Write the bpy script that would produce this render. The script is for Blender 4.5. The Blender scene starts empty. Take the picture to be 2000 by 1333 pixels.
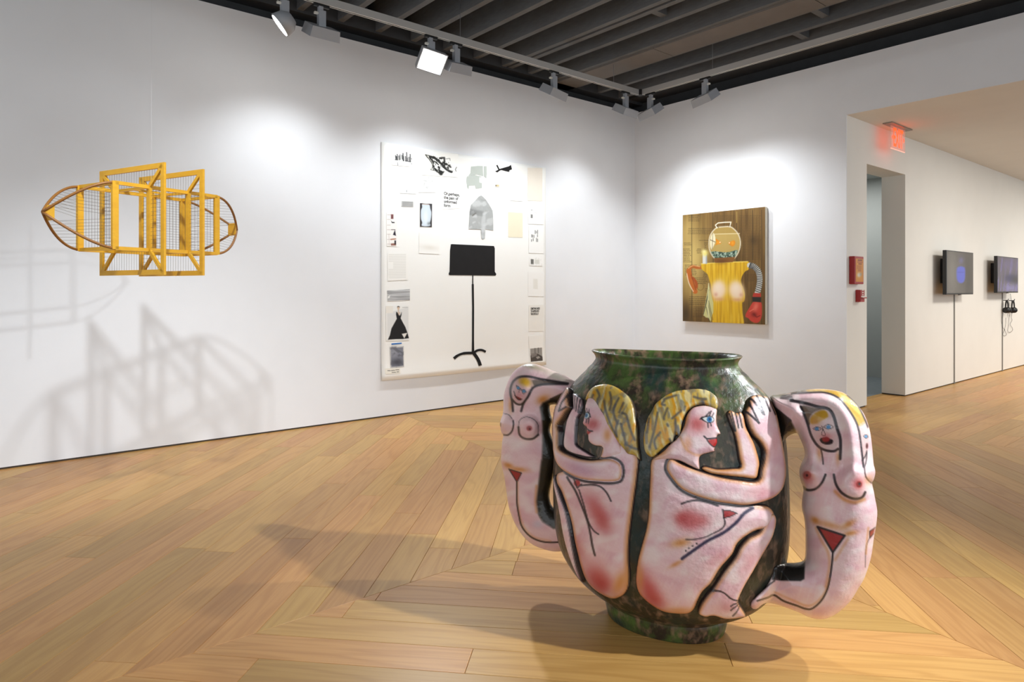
import bpy, bmesh, math, random
import numpy as np
from mathutils import Vector, Matrix
from mathutils.bvhtree import BVHTree

random.seed(7)
rng = np.random.default_rng(11)
scene = bpy.context.scene
COL = scene.collection

# ------------------------------------------------------------------ camera
FPX, HX, HY, EYE = 1305.0, 1000.0, 566.0, 1.30          # focal length, principal point (px), eye height
YAW = math.radians(39.79)
CX, CY = -7.281, -6.065                                  # room corner is the origin, left wall y=0, right wall x=0
FW = (math.sin(YAW), math.cos(YAW)); RT = (math.cos(YAW), -math.sin(YAW))
cam_d = bpy.data.cameras.new('camera'); cam = bpy.data.objects.new('camera', cam_d); COL.objects.link(cam)
cam.location = (CX, CY, EYE); cam.rotation_euler = (math.radians(90), 0, -YAW)
cam_d.sensor_width = 36; cam_d.lens = 36 * FPX / 2000; cam_d.shift_y = -(666.5 - HY) / 2000
cam_d.clip_start = 0.05
scene.camera = cam

# ------------------------------------------------------------------ world, exposure
w = bpy.data.worlds.new('gallery_ambient'); scene.world = w; w.use_nodes = True
w.node_tree.nodes['Background'].inputs[0].default_value = (0.89, 0.945, 1.0, 1)
w.node_tree.nodes['Background'].inputs[1].default_value = 1.42
scene.view_settings.view_transform = 'Standard'; scene.view_settings.look = 'None'
scene.view_settings.exposure = 0.0; scene.view_settings.gamma = 1.0
scene.view_settings.use_curve_mapping = False

# lamp settings: watts per kind of lamp head
W_WALL, W_POT, W_ART = 100.0, 350.0, 240.0
LAMP_COL = (0.90, 0.952, 1.0)
TRACK_Z = 3.62

# ------------------------------------------------------------------ helpers
def c2w(X, Y, Z):
    return (CX + X * RT[0] + Y * FW[0], CY + X * RT[1] + Y * FW[1], Z)
def project(P):
    P = np.asarray(P, float)
    dx, dy = P[:, 0] - CX, P[:, 1] - CY
    X = dx * RT[0] + dy * RT[1]; Y = dx * FW[0] + dy * FW[1]
    return np.stack([HX + FPX * X / Y, HY + FPX * (EYE - P[:, 2]) / Y], 1), Y
def ray(px, py):
    k, m = (px - HX) / FPX, (HY - py) / FPX
    return (k * RT[0] + FW[0], k * RT[1] + FW[1], m)
def on_y(px, py, y):
    d = ray(px, py); t = (y - CY) / d[1]; return (CX + d[0] * t, y, EYE + d[2] * t)
def on_x(px, py, x):
    d = ray(px, py); t = (x - CX) / d[0]; return (x, CY + d[1] * t, EYE + d[2] * t)
def on_z(px, py, z):
    d = ray(px, py); t = (z - EYE) / d[2]; return (CX + d[0] * t, CY + d[1] * t, z)
def lin(c):
    c = np.asarray(c, float) / 255.0
    return np.where(c <= 0.04045, c / 12.92, ((c + 0.055) / 1.055) ** 2.4)

MATS = {}
def mat(name, rgb=(200, 200, 200), rough=0.5, metal=0.0, emit=None, estr=0.0, spec=0.5, coat=0.0):
    if name in MATS: return MATS[name]
    m = bpy.data.materials.new(name); m.use_nodes = True
    b = m.node_tree.nodes['Principled BSDF']
    l = lin(rgb)
    b.inputs['Base Color'].default_value = (*l, 1); b.inputs['Roughness'].default_value = rough
    b.inputs['Metallic'].default_value = metal; b.inputs['Specular IOR Level'].default_value = spec
    b.inputs['Coat Weight'].default_value = coat
    if emit is not None:
        b.inputs['Emission Color'].default_value = (*lin(emit), 1); b.inputs['Emission Strength'].default_value = estr
    MATS[name] = m
    return m
def noisy(name, rgb, rgb2, scale=8.0, rough=0.5, bump=0.0, bscale=60.0, spec=0.5, coat=0.0, stretch=(1, 1, 1)):
    if name in MATS: return MATS[name]
    m = mat(name, rgb, rough, spec=spec, coat=coat); nt = m.node_tree; N = nt.nodes; L = nt.links
    b = N['Principled BSDF']
    tc = N.new('ShaderNodeTexCoord'); mp = N.new('ShaderNodeMapping'); mp.inputs['Scale'].default_value = stretch
    L.new(tc.outputs['Object'], mp.inputs[0])
    n = N.new('ShaderNodeTexNoise'); n.inputs['Scale'].default_value = scale; n.inputs['Detail'].default_value = 5
    L.new(mp.outputs[0], n.inputs['Vector'])
    mx = N.new('ShaderNodeMix'); mx.data_type = 'RGBA'
    mx.inputs['A'].default_value = (*lin(rgb), 1); mx.inputs['B'].default_value = (*lin(rgb2), 1)
    r = N.new('ShaderNodeMapRange'); r.inputs[1].default_value = 0.35; r.inputs[2].default_value = 1.05
    L.new(n.outputs['Fac'], r.inputs[0]); L.new(r.outputs[0], mx.inputs['Factor']); L.new(mx.outputs['Result'], b.inputs['Base Color'])
    if bump:
        n2 = N.new('ShaderNodeTexNoise'); n2.inputs['Scale'].default_value = bscale; n2.inputs['Detail'].default_value = 4
        L.new(mp.outputs[0], n2.inputs['Vector'])
        bp = N.new('ShaderNodeBump'); bp.inputs['Strength'].default_value = bump; bp.inputs['Distance'].default_value = 0.01
        L.new(n2.outputs['Fac'], bp.inputs['Height']); L.new(bp.outputs[0], b.inputs['Normal'])
    return m
def painted(name, rough=0.5, bump=0.0, bscale=60.0, spec=0.5, coat=0.0, emit=0.0):
    """pigment stored per vertex"""
    if name in MATS: return MATS[name]
    m = mat(name, (200, 200, 200), rough, spec=spec, coat=coat); nt = m.node_tree; N = nt.nodes; L = nt.links
    b = N['Principled BSDF']; a = N.new('ShaderNodeAttribute'); a.attribute_name = 'Col'
    L.new(a.outputs['Color'], b.inputs['Base Color'])
    if emit:
        L.new(a.outputs['Color'], b.inputs['Emission Color']); b.inputs['Emission Strength'].default_value = emit
    if bump:
        tc = N.new('ShaderNodeTexCoord'); n2 = N.new('ShaderNodeTexNoise'); n2.inputs['Scale'].default_value = bscale; n2.inputs['Detail'].default_value = 3
        L.new(tc.outputs['Object'], n2.inputs['Vector'])
        bp = N.new('ShaderNodeBump'); bp.inputs['Strength'].default_value = bump; bp.inputs['Distance'].default_value = 0.006
        L.new(n2.outputs['Fac'], bp.inputs['Height']); L.new(bp.outputs[0], b.inputs['Normal'])
        if coat: L.new(bp.outputs[0], b.inputs['Coat Normal'])
    return m

def link(name, me, m, parent=None, loc=(0, 0, 0)):
    o = bpy.data.objects.new(name, me); COL.objects.link(o); o.location = loc
    if m is not None: me.materials.append(m)
    if parent is not None: o.parent = parent
    return o
def thing(name, label, cat, loc=(0, 0, 0), group=None, kind=None):
    o = bpy.data.objects.new(name, None); COL.objects.link(o); o.location = loc; o.empty_display_size = 0.1
    tag(o, label, cat, group, kind); return o
def tag(o, label=None, cat=None, group=None, kind=None):
    if label: o['label'] = label
    if cat: o['category'] = cat
    if group: o['group'] = group
    if kind: o['kind'] = kind
    return o
def mesh(name, verts, faces, m, parent=None, smooth=False, cols=None, world=True):
    """verts in world coordinates; a parent Empty without rotation keeps them in place"""
    off = np.array(origin_of(parent)) if (parent is not None and world) else np.zeros(3)
    v = np.asarray(verts, float)
    loc = np.zeros(3)
    if parent is None and world:
        loc = np.array([(v[:, 0].min() + v[:, 0].max()) / 2, (v[:, 1].min() + v[:, 1].max()) / 2, v[:, 2].min()])
    v = v - off - loc
    me = bpy.data.meshes.new(name); me.from_pydata(v.tolist(), [], faces); me.update()
    if cols is not None:
        ca = me.color_attributes.new('Col', 'FLOAT_COLOR', 'POINT')
        c4 = np.ones((len(v), 4), np.float32); c4[:, :3] = cols
        ca.data.foreach_set('color', c4.ravel())
    if smooth:
        me.polygons.foreach_set('use_smooth', [True] * len(me.polygons))
    return link(name, me, m, parent, loc if parent is None else (0, 0, 0))
def origin_of(o):
    p = Vector((0, 0, 0))
    while o is not None:
        p = p + o.location; o = o.parent
    return p
class MB:
    """collects boxes, bars, tubes and prisms for one mesh"""
    def __init__(s): s.v = []; s.f = []
    def add(s, v, f):
        n = len(s.v); s.v += [tuple(p) for p in v]; s.f += [tuple(i + n for i in q) for q in f]; return s
    def box(s, x0, x1, y0, y1, z0, z1, bev=0.0):
        if bev <= 0:
            v = [(x, y, z) for z in (z0, z1) for y in (y0, y1) for x in (x0, x1)]
            return s.add(v, [(0, 2, 3, 1), (4, 5, 7, 6), (0, 1, 5, 4), (2, 6, 7, 3), (0, 4, 6, 2), (1, 3, 7, 5)])
        b = bmesh.new(); bmesh.ops.create_cube(b, size=1)
        for q in b.verts: q.co = ((x0 + x1) / 2 + q.co.x * (x1 - x0), (y0 + y1) / 2 + q.co.y * (y1 - y0), (z0 + z1) / 2 + q.co.z * (z1 - z0))
        bmesh.ops.bevel(b, geom=b.edges[:], offset=bev, segments=2, affect='EDGES', profile=0.5)
        b.verts.ensure_lookup_table(); b.verts.index_update()
        s.add([q.co for q in b.verts], [[q.index for q in f.verts] for f in b.faces]); b.free(); return s
    def xbox(s, M, sx, sy, sz, bev=0.0):
        t = MB().box(-sx / 2, sx / 2, -sy / 2, sy / 2, -sz / 2, sz / 2, bev)
        return s.add([M @ Vector(p) for p in t.v], t.f)
    def bar(s, a, b, wd, hd, up=(0, 0, 1)):
        a, b = Vector(a), Vector(b); d = (b - a); L = d.length; d.normalize()
        u = Vector(up); sd = d.cross(u)
        if sd.length < 1e-4: sd = d.cross(Vector((1, 0, 0)))
        sd.normalize(); u = sd.cross(d)
        M = Matrix(((d.x, sd.x, u.x, (a.x + b.x) / 2), (d.y, sd.y, u.y, (a.y + b.y) / 2), (d.z, sd.z, u.z, (a.z + b.z) / 2), (0, 0, 0, 1)))
        return s.xbox(M, L, wd, hd)
    def tube(s, pts, r, n=8, cap=True):
        pts = [Vector(p) for p in pts]; rs = r if isinstance(r, (list, tuple)) else [r] * len(pts)
        v = []; f = []
        up = None
        for i, p in enumerate(pts):
            d = (pts[min(i + 1, len(pts) - 1)] - pts[max(i - 1, 0)]).normalized()
            if up is None: up = Vector((0, 0, 1)) if abs(d.z) < 0.9 else Vector((1, 0, 0))
            sd = d.cross(up).normalized(); up = sd.cross(d).normalized()
            for k in range(n):
                a = 2 * math.pi * k / n
                v.append(p + sd * (rs[i] * math.cos(a)) + up * (rs[i] * math.sin(a)))
        for i in range(len(pts) - 1):
            for k in range(n):
                f.append((i * n + k, i * n + (k + 1) % n, (i + 1) * n + (k + 1) % n, (i + 1) * n + k))
        if cap:
            f.append(tuple(range(n - 1, -1, -1))); f.append(tuple((len(pts) - 1) * n + k for k in range(n)))
        return s.add(v, f)
    def prism(s, poly, depth):
        """poly: 3D points in a plane, extruded by the vector depth"""
        n = len(poly); d = Vector(depth)
        v = [Vector(p) for p in poly] + [Vector(p) + d for p in poly]
        f = [tuple(range(n)), tuple(range(2 * n - 1, n - 1, -1))] + [(i, i + n, (i + 1) % n + n, (i + 1) % n) for i in range(n)]
        return s.add(v, f)
    def build(s, name, m, parent=None, smooth=False):
        o = mesh(name, s.v, s.f, m, parent, smooth)
        b = bmesh.new(); b.from_mesh(o.data); bmesh.ops.recalc_face_normals(b, faces=b.faces); b.to_mesh(o.data); b.free()
        return o

# ------------------------------------------------------------------ pigment: shapes given in pixels of the 2000x1333 frame
def T(ox, oy, s, pts): return [(ox + x / s, oy + y / s) for x, y in pts]
def catmull(pts, n=6, closed=True):
    P = np.asarray(pts, float); out = []
    m = len(P); rngi = range(m) if closed else range(m - 1)
    for i in rngi:
        p0, p1, p2, p3 = (P[(i - 1) % m], P[i], P[(i + 1) % m], P[(i + 2) % m]) if closed else (P[max(i - 1, 0)], P[i], P[i + 1], P[min(i + 2, m - 1)])
        for k in range(n):
            t = k / n
            out.append(0.5 * ((2 * p1) + (-p0 + p2) * t + (2 * p0 - 5 * p1 + 4 * p2 - p3) * t * t + (-p0 + 3 * p1 - 3 * p2 + p3) * t ** 3))
    if not closed: out.append(P[-1])
    return np.array(out)
def seg_dist(Q, pts, closed=False):
    P = np.asarray(pts, float); d = np.full(len(Q), 1e9); near = np.zeros((len(Q), 2))
    m = len(P)
    for i in range(m if closed else m - 1):
        a, b = P[i], P[(i + 1) % m]; ab = b - a; L = (ab @ ab) or 1e-9
        t = np.clip(((Q - a) @ ab) / L, 0, 1); c = a + t[:, None] * ab
        e = np.hypot(*(Q - c).T); k = e < d
        d[k] = e[k]; near[k] = c[k]
    return d, near
def inside(Q, pts):
    P = np.asarray(pts, float); x, y = Q[:, 0], Q[:, 1]; r = np.zeros(len(Q), bool); j = len(P) - 1
    for i in range(len(P)):
        (x1, y1), (x2, y2) = P[i], P[j]
        if y1 != y2:
            c = ((y1 > y) != (y2 > y)) & (x < (x2 - x1) * (y - y1) / (y2 - y1) + x1); r ^= c
        j = i
    return r
def sdf(Q, pts):
    d, near = seg_dist(Q, pts, True); s = inside(Q, pts)
    return np.where(s, d, -d), near
def vnoise(Q, sx, sy, ang=0.0, seed=0):
    """smooth value noise, cells of sx by sy pixels, turned by ang"""
    c, s = math.cos(ang), math.sin(ang)
    u = (Q[:, 0] * c + Q[:, 1] * s) / sx; v = (-Q[:, 0] * s + Q[:, 1] * c) / sy
    i, j = np.floor(u), np.floor(v); fu, fv = u - i, v - j
    fu = fu * fu * (3 - 2 * fu); fv = fv * fv * (3 - 2 * fv)
    def h(a, b):
        t = np.sin(a * 127.1 + b * 311.7 + seed * 74.7) * 43758.5453; return t - np.floor(t)
    return (h(i, j) * (1 - fu) + h(i + 1, j) * fu) * (1 - fv) + (h(i, j + 1) * (1 - fu) + h(i + 1, j + 1) * fu) * fv
def apply(Q, ops, base):
    C = np.tile(np.asarray(base, float), (len(Q), 1))
    for op in ops:
        k = op[0]
        if k == 'fill':      # poly, colour, soft, alpha
            d, _ = sdf(Q, op[1]); a = np.clip(d / max(op[3], .01) + 0.5, 0, 1) * op[4]; c = np.asarray(op[2], float)
        elif k == 'edge':    # poly, colour, width, soft, alpha
            d, _ = seg_dist(Q, op[1], True); a = np.clip((op[3] - d) / op[4] + 0.5, 0, 1) * op[5]; c = np.asarray(op[2], float)
        elif k == 'stroke':  # pts, colour, half width, soft, alpha
            d, _ = seg_dist(Q, op[1]); a = np.clip((op[3] - d) / op[4] + 0.5, 0, 1) * op[5]; c = np.asarray(op[2], float)
        elif k == 'blob':    # cx, cy, rx, ry, angle, colour, alpha, power
            _, cx, cy, rx, ry, an, col, al, pw = op
            co, si = math.cos(an), math.sin(an); x, y = Q[:, 0] - cx, Q[:, 1] - cy
            r = ((x * co + y * si) / rx) ** 2 + ((-x * si + y * co) / ry) ** 2
            a = np.exp(-r ** pw) * al; c = np.asarray(col, float)
        elif k == 'disc':    # cx, cy, rx, ry, colour, soft, alpha
            _, cx, cy, rx, ry, col, so, al = op
            r = np.sqrt(((Q[:, 0] - cx) / rx) ** 2 + ((Q[:, 1] - cy) / ry) ** 2)
            a = np.clip((1 - r) * min(rx, ry) / so + 0.5, 0, 1) * al; c = np.asarray(col, float)
        elif k == 'noise':   # sx, sy, angle, seed, colour, lo, hi, alpha
            _, sx, sy, an, sd, col, lo, hi, al = op
            a = np.clip((vnoise(Q, sx, sy, an, sd) - lo) / (hi - lo), 0, 1) * al; c = np.asarray(col, float)
        elif k == 'noisein': # poly + noise
            _, poly, soft, sx, sy, an, sd, col, lo, hi, al = op
            d, _ = sdf(Q, poly); a = np.clip(d / soft + 0.5, 0, 1) * np.clip((vnoise(Q, sx, sy, an, sd) - lo) / (hi - lo), 0, 1) * al; c = np.asarray(col, float)
        C = C * (1 - a[:, None]) + c * a[:, None]
    return C
def grid(poly, step):
    """quad grid filling a pixel outline, its rim snapped to the outline"""
    P = np.asarray(poly, float); x0, y0 = P.min(0) - step; x1, y1 = P.max(0) + step
    xs = np.arange(x0, x1 + step, step); ys = np.arange(y0, y1 + step, step)
    gx, gy = np.meshgrid(xs, ys); Q = np.stack([gx.ravel(), gy.ravel()], 1)
    d, near = sdf(Q, P); nx, ny = len(xs), len(ys)
    ins = d > 0.15 * step
    I = np.arange(nx * ny).reshape(ny, nx)
    a, b, c, e = I[:-1, :-1].ravel(), I[:-1, 1:].ravel(), I[1:, 1:].ravel(), I[1:, :-1].ravel()
    keep = ins[a] | ins[b] | ins[c] | ins[e]
    F = np.stack([a, b, c, e], 1)[keep]
    used = np.unique(F); mp = -np.ones(nx * ny, int); mp[used] = np.arange(len(used))
    Q2 = Q[used].copy(); d2 = d[used].copy(); out = d2 <= 0.15 * step
    Q2[out] = near[used][out]; d2[out] = 0
    return Q2, mp[F], d2
# ------------------------------------------------------------------ the room
M_WALL = noisy('wall_paint', (233, 234, 236), (228, 229, 231), 3.0, 0.75, 0.03, 90.0, spec=0.25)
M_HALL = noisy('hall_paint', (232, 229, 221), (227, 224, 216), 3.0, 0.75, 0.03, 90.0, spec=0.25)
M_GREYROOM = noisy('grey_room_paint', (150, 154, 152), (143, 148, 147), 3.0, 0.8)
M_REVEAL = mat('reveal_shadow_strip', (70, 62, 52), 0.8)
M_DARK = noisy('ceiling_dark_paint', (66, 67, 69), (56, 57, 58), 6.0, 0.85, 0.1, 40.0, spec=0.2)
M_JOIST = noisy('joist_dark_paint', (108, 109, 110), (92, 93, 94), 9.0, 0.8, 0.2, 50.0, spec=0.2, stretch=(6, 1, 6))
WH, HALLH, Y_TV = 3.76, 3.16, -2.88
GAP = 0.014
def wall(name, boxes, m, strip=None):
    b = MB()
    for q in boxes: b.box(*q)
    o = b.build(name, m); tag(o, kind='structure')
    if strip:
        s = MB()
        for q in strip: s.box(*q)
        s.build('shadow_gap', M_REVEAL, o)
    return o
wall('wall_left', [(-13, 0.2, 0.0, 0.2, GAP, WH)], M_WALL, [(-13, 0.2, 0.012, 0.19, -0.012, GAP)])
wall('wall_right', [(0.0, 0.2, -2.61, 0.0, GAP, WH), (0.0, 0.012, Y_TV, -2.61, GAP, WH), (0.0, 0.012, -10, Y_TV, HALLH, WH), (0.012, 0.2, -10, -2.61, HALLH + 0.1, WH)], M_WALL, [(0.012, 0.19, -2.61, 0.0, -0.012, GAP), (0.008, 0.02, Y_TV + .012, -2.61, -0.012, GAP)])
DX0, DX1, DZ, Y_IN = 0.506, 1.597, 2.70, -2.61
wall('wall_hall', [(0.012, DX0, Y_TV, Y_IN, GAP, HALLH), (DX0, DX1, Y_TV, Y_IN, DZ, HALLH), (DX1, 13, Y_TV, Y_IN, GAP, HALLH)], M_HALL,
     [(0.02, DX0 - .012, Y_TV + .012, Y_IN, -0.012, GAP), (DX1 + .012, 13, Y_TV + .012, Y_IN, -0.012, GAP)])
wall('ceiling_hall', [(0.012, 13, -10, Y_TV, HALLH, HALLH + 0.1)], M_HALL)
wall('wall_hall_end', [(13, 13.2, -10, Y_IN, 0, HALLH)], M_HALL)
wall('wall_passage', [(0.25, 3.2, -0.9, -0.75, 0, 3.1), (3.2, 3.35, Y_IN, -0.75, 0, 3.1), (0.2, 0.25, Y_IN, -0.75, 0, 3.1)], M_GREYROOM)
wall('ceiling_passage', [(0.2, 3.35, Y_IN, -0.75, 2.95, 3.05)], M_GREYROOM)
wall('floor_passage', [(0.2, 3.35, Y_IN + 0.01, -0.75, -0.02, 0.0)], noisy('grey_rubber_floor', (104, 112, 116), (92, 100, 104), 12.0, 0.6))

# ------------------------------------------------------------------ oak floor laid in mitred fields of planks
def wood(name, c1, c2, c3, gloss, grain=1.0):
    m = bpy.data.materials.new(name); m.use_nodes = True; nt = m.node_tree; N = nt.nodes; L = nt.links; b = N['Principled BSDF']
    uv = N.new('ShaderNodeUVMap'); oi = N.new('ShaderNodeObjectInfo')
    add = N.new('ShaderNodeVectorMath'); add.operation = 'ADD'
    sc = N.new('ShaderNodeVectorMath'); sc.operation = 'SCALE'; sc.inputs['Scale'].default_value = 37.0
    cb = N.new('ShaderNodeCombineXYZ'); L.new(oi.outputs['Random'], cb.inputs[0]); L.new(oi.outputs['Random'], cb.inputs[1]); L.new(oi.outputs['Random'], cb.inputs[2])
    L.new(cb.outputs[0], sc.inputs[0]); L.new(uv.outputs[0], add.inputs[0]); L.new(sc.outputs[0], add.inputs[1])
    # cathedral grain: rings distorted along the plank
    m1 = N.new('ShaderNodeMapping'); m1.inputs['Scale'].default_value = (0.55, 6.0, 1.0); L.new(add.outputs[0], m1.inputs[0])
    n1 = N.new('ShaderNodeTexNoise'); n1.inputs['Scale'].default_value = 1.6; n1.inputs['Detail'].default_value = 2.0; n1.inputs['Roughness'].default_value = 0.4
    L.new(m1.outputs[0], n1.inputs['Vector'])
    mu = N.new('ShaderNodeMath'); mu.operation = 'MULTIPLY'; mu.inputs[1].default_value = 46.0; L.new(n1.outputs['Fac'], mu.inputs[0])
    sn = N.new('ShaderNodeMath'); sn.operation = 'SINE'; L.new(mu.outputs[0], sn.inputs[0])
    mr = N.new('ShaderNodeMapRange'); mr.inputs[1].default_value = -1; mr.inputs[2].default_value = 1; L.new(sn.outputs[0], mr.inputs[0])
    m2 = N.new('ShaderNodeMapping'); m2.inputs['Scale'].default_value = (2.5, 110.0, 1.0); L.new(add.outputs[0], m2.inputs[0])
    n2 = N.new('ShaderNodeTexNoise'); n2.inputs['Scale'].default_value = 1.0; n2.inputs['Detail'].default_value = 3.0; L.new(m2.outputs[0], n2.inputs['Vector'])
    cr = N.new('ShaderNodeMix'); cr.data_type = 'RGBA'; cr.inputs['A'].default_value = (*lin(c1), 1); cr.inputs['B'].default_value = (*lin(c2), 1)
    pw = N.new('ShaderNodeMath'); pw.operation = 'POWER'; pw.inputs[1].default_value = 2.2; L.new(mr.outputs[0], pw.inputs[0])
    f1 = N.new('ShaderNodeMath'); f1.operation = 'MULTIPLY'; f1.inputs[1].default_value = 0.42 * grain; L.new(pw.outputs[0], f1.inputs[0])
    L.new(f1.outputs[0], cr.inputs['Factor'])
    c4 = N.new('ShaderNodeMix'); c4.data_type = 'RGBA'; L.new(cr.outputs['Result'], c4.inputs['A']); c4.inputs['B'].default_value = (*lin(c3), 1)
    r2 = N.new('ShaderNodeMapRange'); r2.inputs[1].default_value = 0.42; r2.inputs[2].default_value = 0.72; r2.inputs[4].default_value = 0.5; L.new(n2.outputs['Fac'], r2.inputs[0])
    L.new(r2.outputs[0], c4.inputs['Factor'])
    hs = N.new('ShaderNodeHueSaturation'); L.new(c4.outputs['Result'], hs.inputs['Color'])
    v = N.new('ShaderNodeMapRange'); v.inputs[3].default_value = 0.8; v.inputs[4].default_value = 1.08; L.new(oi.outputs['Random'], v.inputs[0]); L.new(v.outputs[0], hs.inputs['Value'])
    wn = N.new('ShaderNodeTexWhiteNoise'); wn.noise_dimensions = '1D'; L.new(oi.outputs['Random'], wn.inputs['W'])
    h = N.new('ShaderNodeMapRange'); h.inputs[3].default_value = 0.488; h.inputs[4].default_value = 0.506; L.new(wn.outputs['Value'], h.inputs[0]); L.new(h.outputs[0], hs.inputs['Hue'])
    L.new(hs.outputs[0], b.inputs['Base Color'])
    b.inputs['Roughness'].default_value = gloss; b.inputs['Specular IOR Level'].default_value = 0.32
    bp = N.new('ShaderNodeBump'); bp.inputs['Strength'].default_value = 0.08; bp.inputs['Distance'].default_value = 0.002
    L.new(n2.outputs['Fac'], bp.inputs['Height']); L.new(bp.outputs[0], b.inputs['Normal'])
    return m
M_OAK = wood('oak_plank', (200, 153, 88), (166, 116, 56), (180, 132, 68), 0.36, 0.85)
floor = MB().box(-13, 13, -10, 0.19, -0.05, -0.014).build('floor', mat('subfloor', (72, 52, 34), 0.9)); tag(floor, kind='structure')
def clip(poly, a, b, c):            # keep a x + b y + c >= 0
    out = []
    for i in range(len(poly)):
        p, q = poly[i], poly[(i + 1) % len(poly)]
        dp, dq = a * p[0] + b * p[1] + c, a * q[0] + b * q[1] + c
        if dp >= 0: out.append(p)
        if dp * dq < 0:
            t = dp / (dp - dq); out.append((p[0] + (q[0] - p[0]) * t, p[1] + (q[1] - p[1]) * t))
    return out
def area(p): return 0.5 * sum(p[i][0] * p[(i + 1) % len(p)][1] - p[(i + 1) % len(p)][0] * p[i][1] for i in range(len(p)))
PW = 0.158
planks = []
def field(zone, ang, seed, ph=0.0):
    r = random.Random(seed); c, s = math.cos(ang), math.sin(ang)
    if area(zone) < 0: zone = zone[::-1]
    us = [x * c + y * s for x, y in zone]; vs = [-x * s + y * c for x, y in zone]
    v = math.floor(min(vs) / PW) * PW + ph
    while v < max(vs):
        u = min(us) - r.uniform(0, 1.8)
        while u < max(us):
            L = r.choice((0.75, 1.1, 1.5, 1.9, 2.3, 1.7, 2.1)) * r.uniform(0.9, 1.1)
            rect = [(u, v), (u + L, v), (u + L, v + PW), (u, v + PW)]
            P = [(a * c - b * s, a * s + b * c) for a, b in rect]
            for i in range(len(zone)):
                p, q = zone[i], zone[(i + 1) % len(zone)]
                nx, ny = -(q[1] - p[1]), q[0] - p[0]
                P = clip(P, nx, ny, -(nx * p[0] + ny * p[1]))
                if len(P) < 3: break
            if len(P) >= 3 and abs(area(P)) > 0.00008:
                pts = np.array([(a, b, 0.0) for a, b in P])
                dpt = (pts[:, 0] - CX) * FW[0] + (pts[:, 1] - CY) * FW[1]
                if (dpt > 0.5).any():
                    pp = pts.copy(); near = np.maximum(dpt, 0.5)
                    X = (pts[:, 0] - CX) * RT[0] + (pts[:, 1] - CY) * RT[1]
                    px = HX + FPX * X / near; py = HY + FPX * EYE / near
                    if px.max() > -120 and px.min() < 2120 and py.min() < 1420:
                        planks.append((P, c, s, u, v, py.max() - py.min() + (px.max() - px.min()) * 0.2))
            u += L
        v += PW
def seam(y): return -3.70 + 0.1415 * y
YS, XH = -3.5, -0.62
field([(-11.5, YS), (seam(YS), YS), (seam(0.012), 0.012), (-11.5, 0.012)], math.radians(45), 1)
field([(seam(YS), YS), (XH, YS), (XH, 0.012), (seam(0.012), 0.012)], math.radians(-45.5), 2, 0.05)
field([(-9.5, -7.5), (seam(-7.5), -7.5), (seam(YS), YS), (-9.5, YS)], math.radians(-47), 3, 0.03)
field([(seam(-7.5), -7.5), (XH, -7.5), (XH, YS), (seam(YS), YS)], math.radians(45), 4, 0.08)
field([(XH, -8.0), (11.0, -8.0), (11.0, Y_TV + 0.012), (XH, Y_TV + 0.012)], 0.0, 5)
field([(XH, Y_TV + 0.012), (0.012, Y_TV + 0.012), (0.012, 0.012), (XH, 0.012)], math.radians(-45.5), 6)
field([(DX0 - .012, Y_TV + 0.012), (DX1 + .012, Y_TV + 0.012), (DX1 + .012, Y_IN + .01), (DX0 - .012, Y_IN + .01)], 0.0, 7)
def plank_geo(P, c, s, u, v):
    if area(P) < 0: P = P[::-1]
    n = len(P); cen = (sum(p[0] for p in P) / n, sum(p[1] for p in P) / n)
    def inset(k):
        out = []
        for i in range(n):
            p0, p1, p2 = P[i - 1], P[i], P[(i + 1) % n]
            d1 = (p1[0] - p0[0], p1[1] - p0[1]); d2 = (p2[0] - p1[0], p2[1] - p1[1])
            l1 = math.hypot(*d1) or 1e-9; l2 = math.hypot(*d2) or 1e-9
            n1 = (-d1[1] / l1, d1[0] / l1); n2 = (-d2[1] / l2, d2[0] / l2)
            b = (n1[0] + n2[0], n1[1] + n2[1]); q = max(0.35, 1 + n1[0] * n2[0] + n1[1] * n2[1])
            out.append((p1[0] + b[0] * k / q, p1[1] + b[1] * k / q))
        return out
    top, mid = inset(0.0016), inset(0.0005)
    V = [(x, y, 0.0) for x, y in top] + [(x, y, -0.002) for x, y in mid] + [(x, y, -0.014) for x, y in mid]
    F = [tuple(range(n))]
    for k in (0, n):
        F += [(k + i, k + n + i, k + n + (i + 1) % n, k + (i + 1) % n) for i in range(n)]
    UV = [((x * c + y * s) - u, (-x * s + y * c) - v) for x, y, z in V]
    return V, F, UV
def add_uv(me, UV):
    l = me.uv_layers.new(name='UVMap'); idx = np.zeros(len(me.loops), np.int32); me.loops.foreach_get('vertex_index', idx)
    l.data.foreach_set('uv', np.asarray(UV, np.float32)[idx].ravel())
planks.sort(key=lambda q: -q[5])
for q in planks[:300]:
    V, F, UV = plank_geo(*q[:5])
    cx = sum(p[0] for p in V) / len(V); cy = sum(p[1] for p in V) / len(V)
    me = bpy.data.meshes.new('plank'); me.from_pydata([(x - cx, y - cy, z) for x, y, z in V], [], F); add_uv(me, UV)
    o = link('plank', me, M_OAK, floor); o.location = Vector((cx, cy, 0)) - floor.location
V2, F2, U2 = [], [], []
for q in planks[300:]:
    V, F, UV = plank_geo(*q[:5]); n = len(V2); dv = random.uniform(0, 30)
    V2 += V; F2 += [tuple(i + n for i in f) for f in F]; U2 += [(a + dv, b + dv) for a, b in UV]
if V2:
    me = bpy.data.meshes.new('far_planks'); me.from_pydata(V2, [], F2); add_uv(me, U2)
    o = link('far_planks', me, M_OAK, floor); o.location = -floor.location; o['kind'] = 'stuff'

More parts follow.
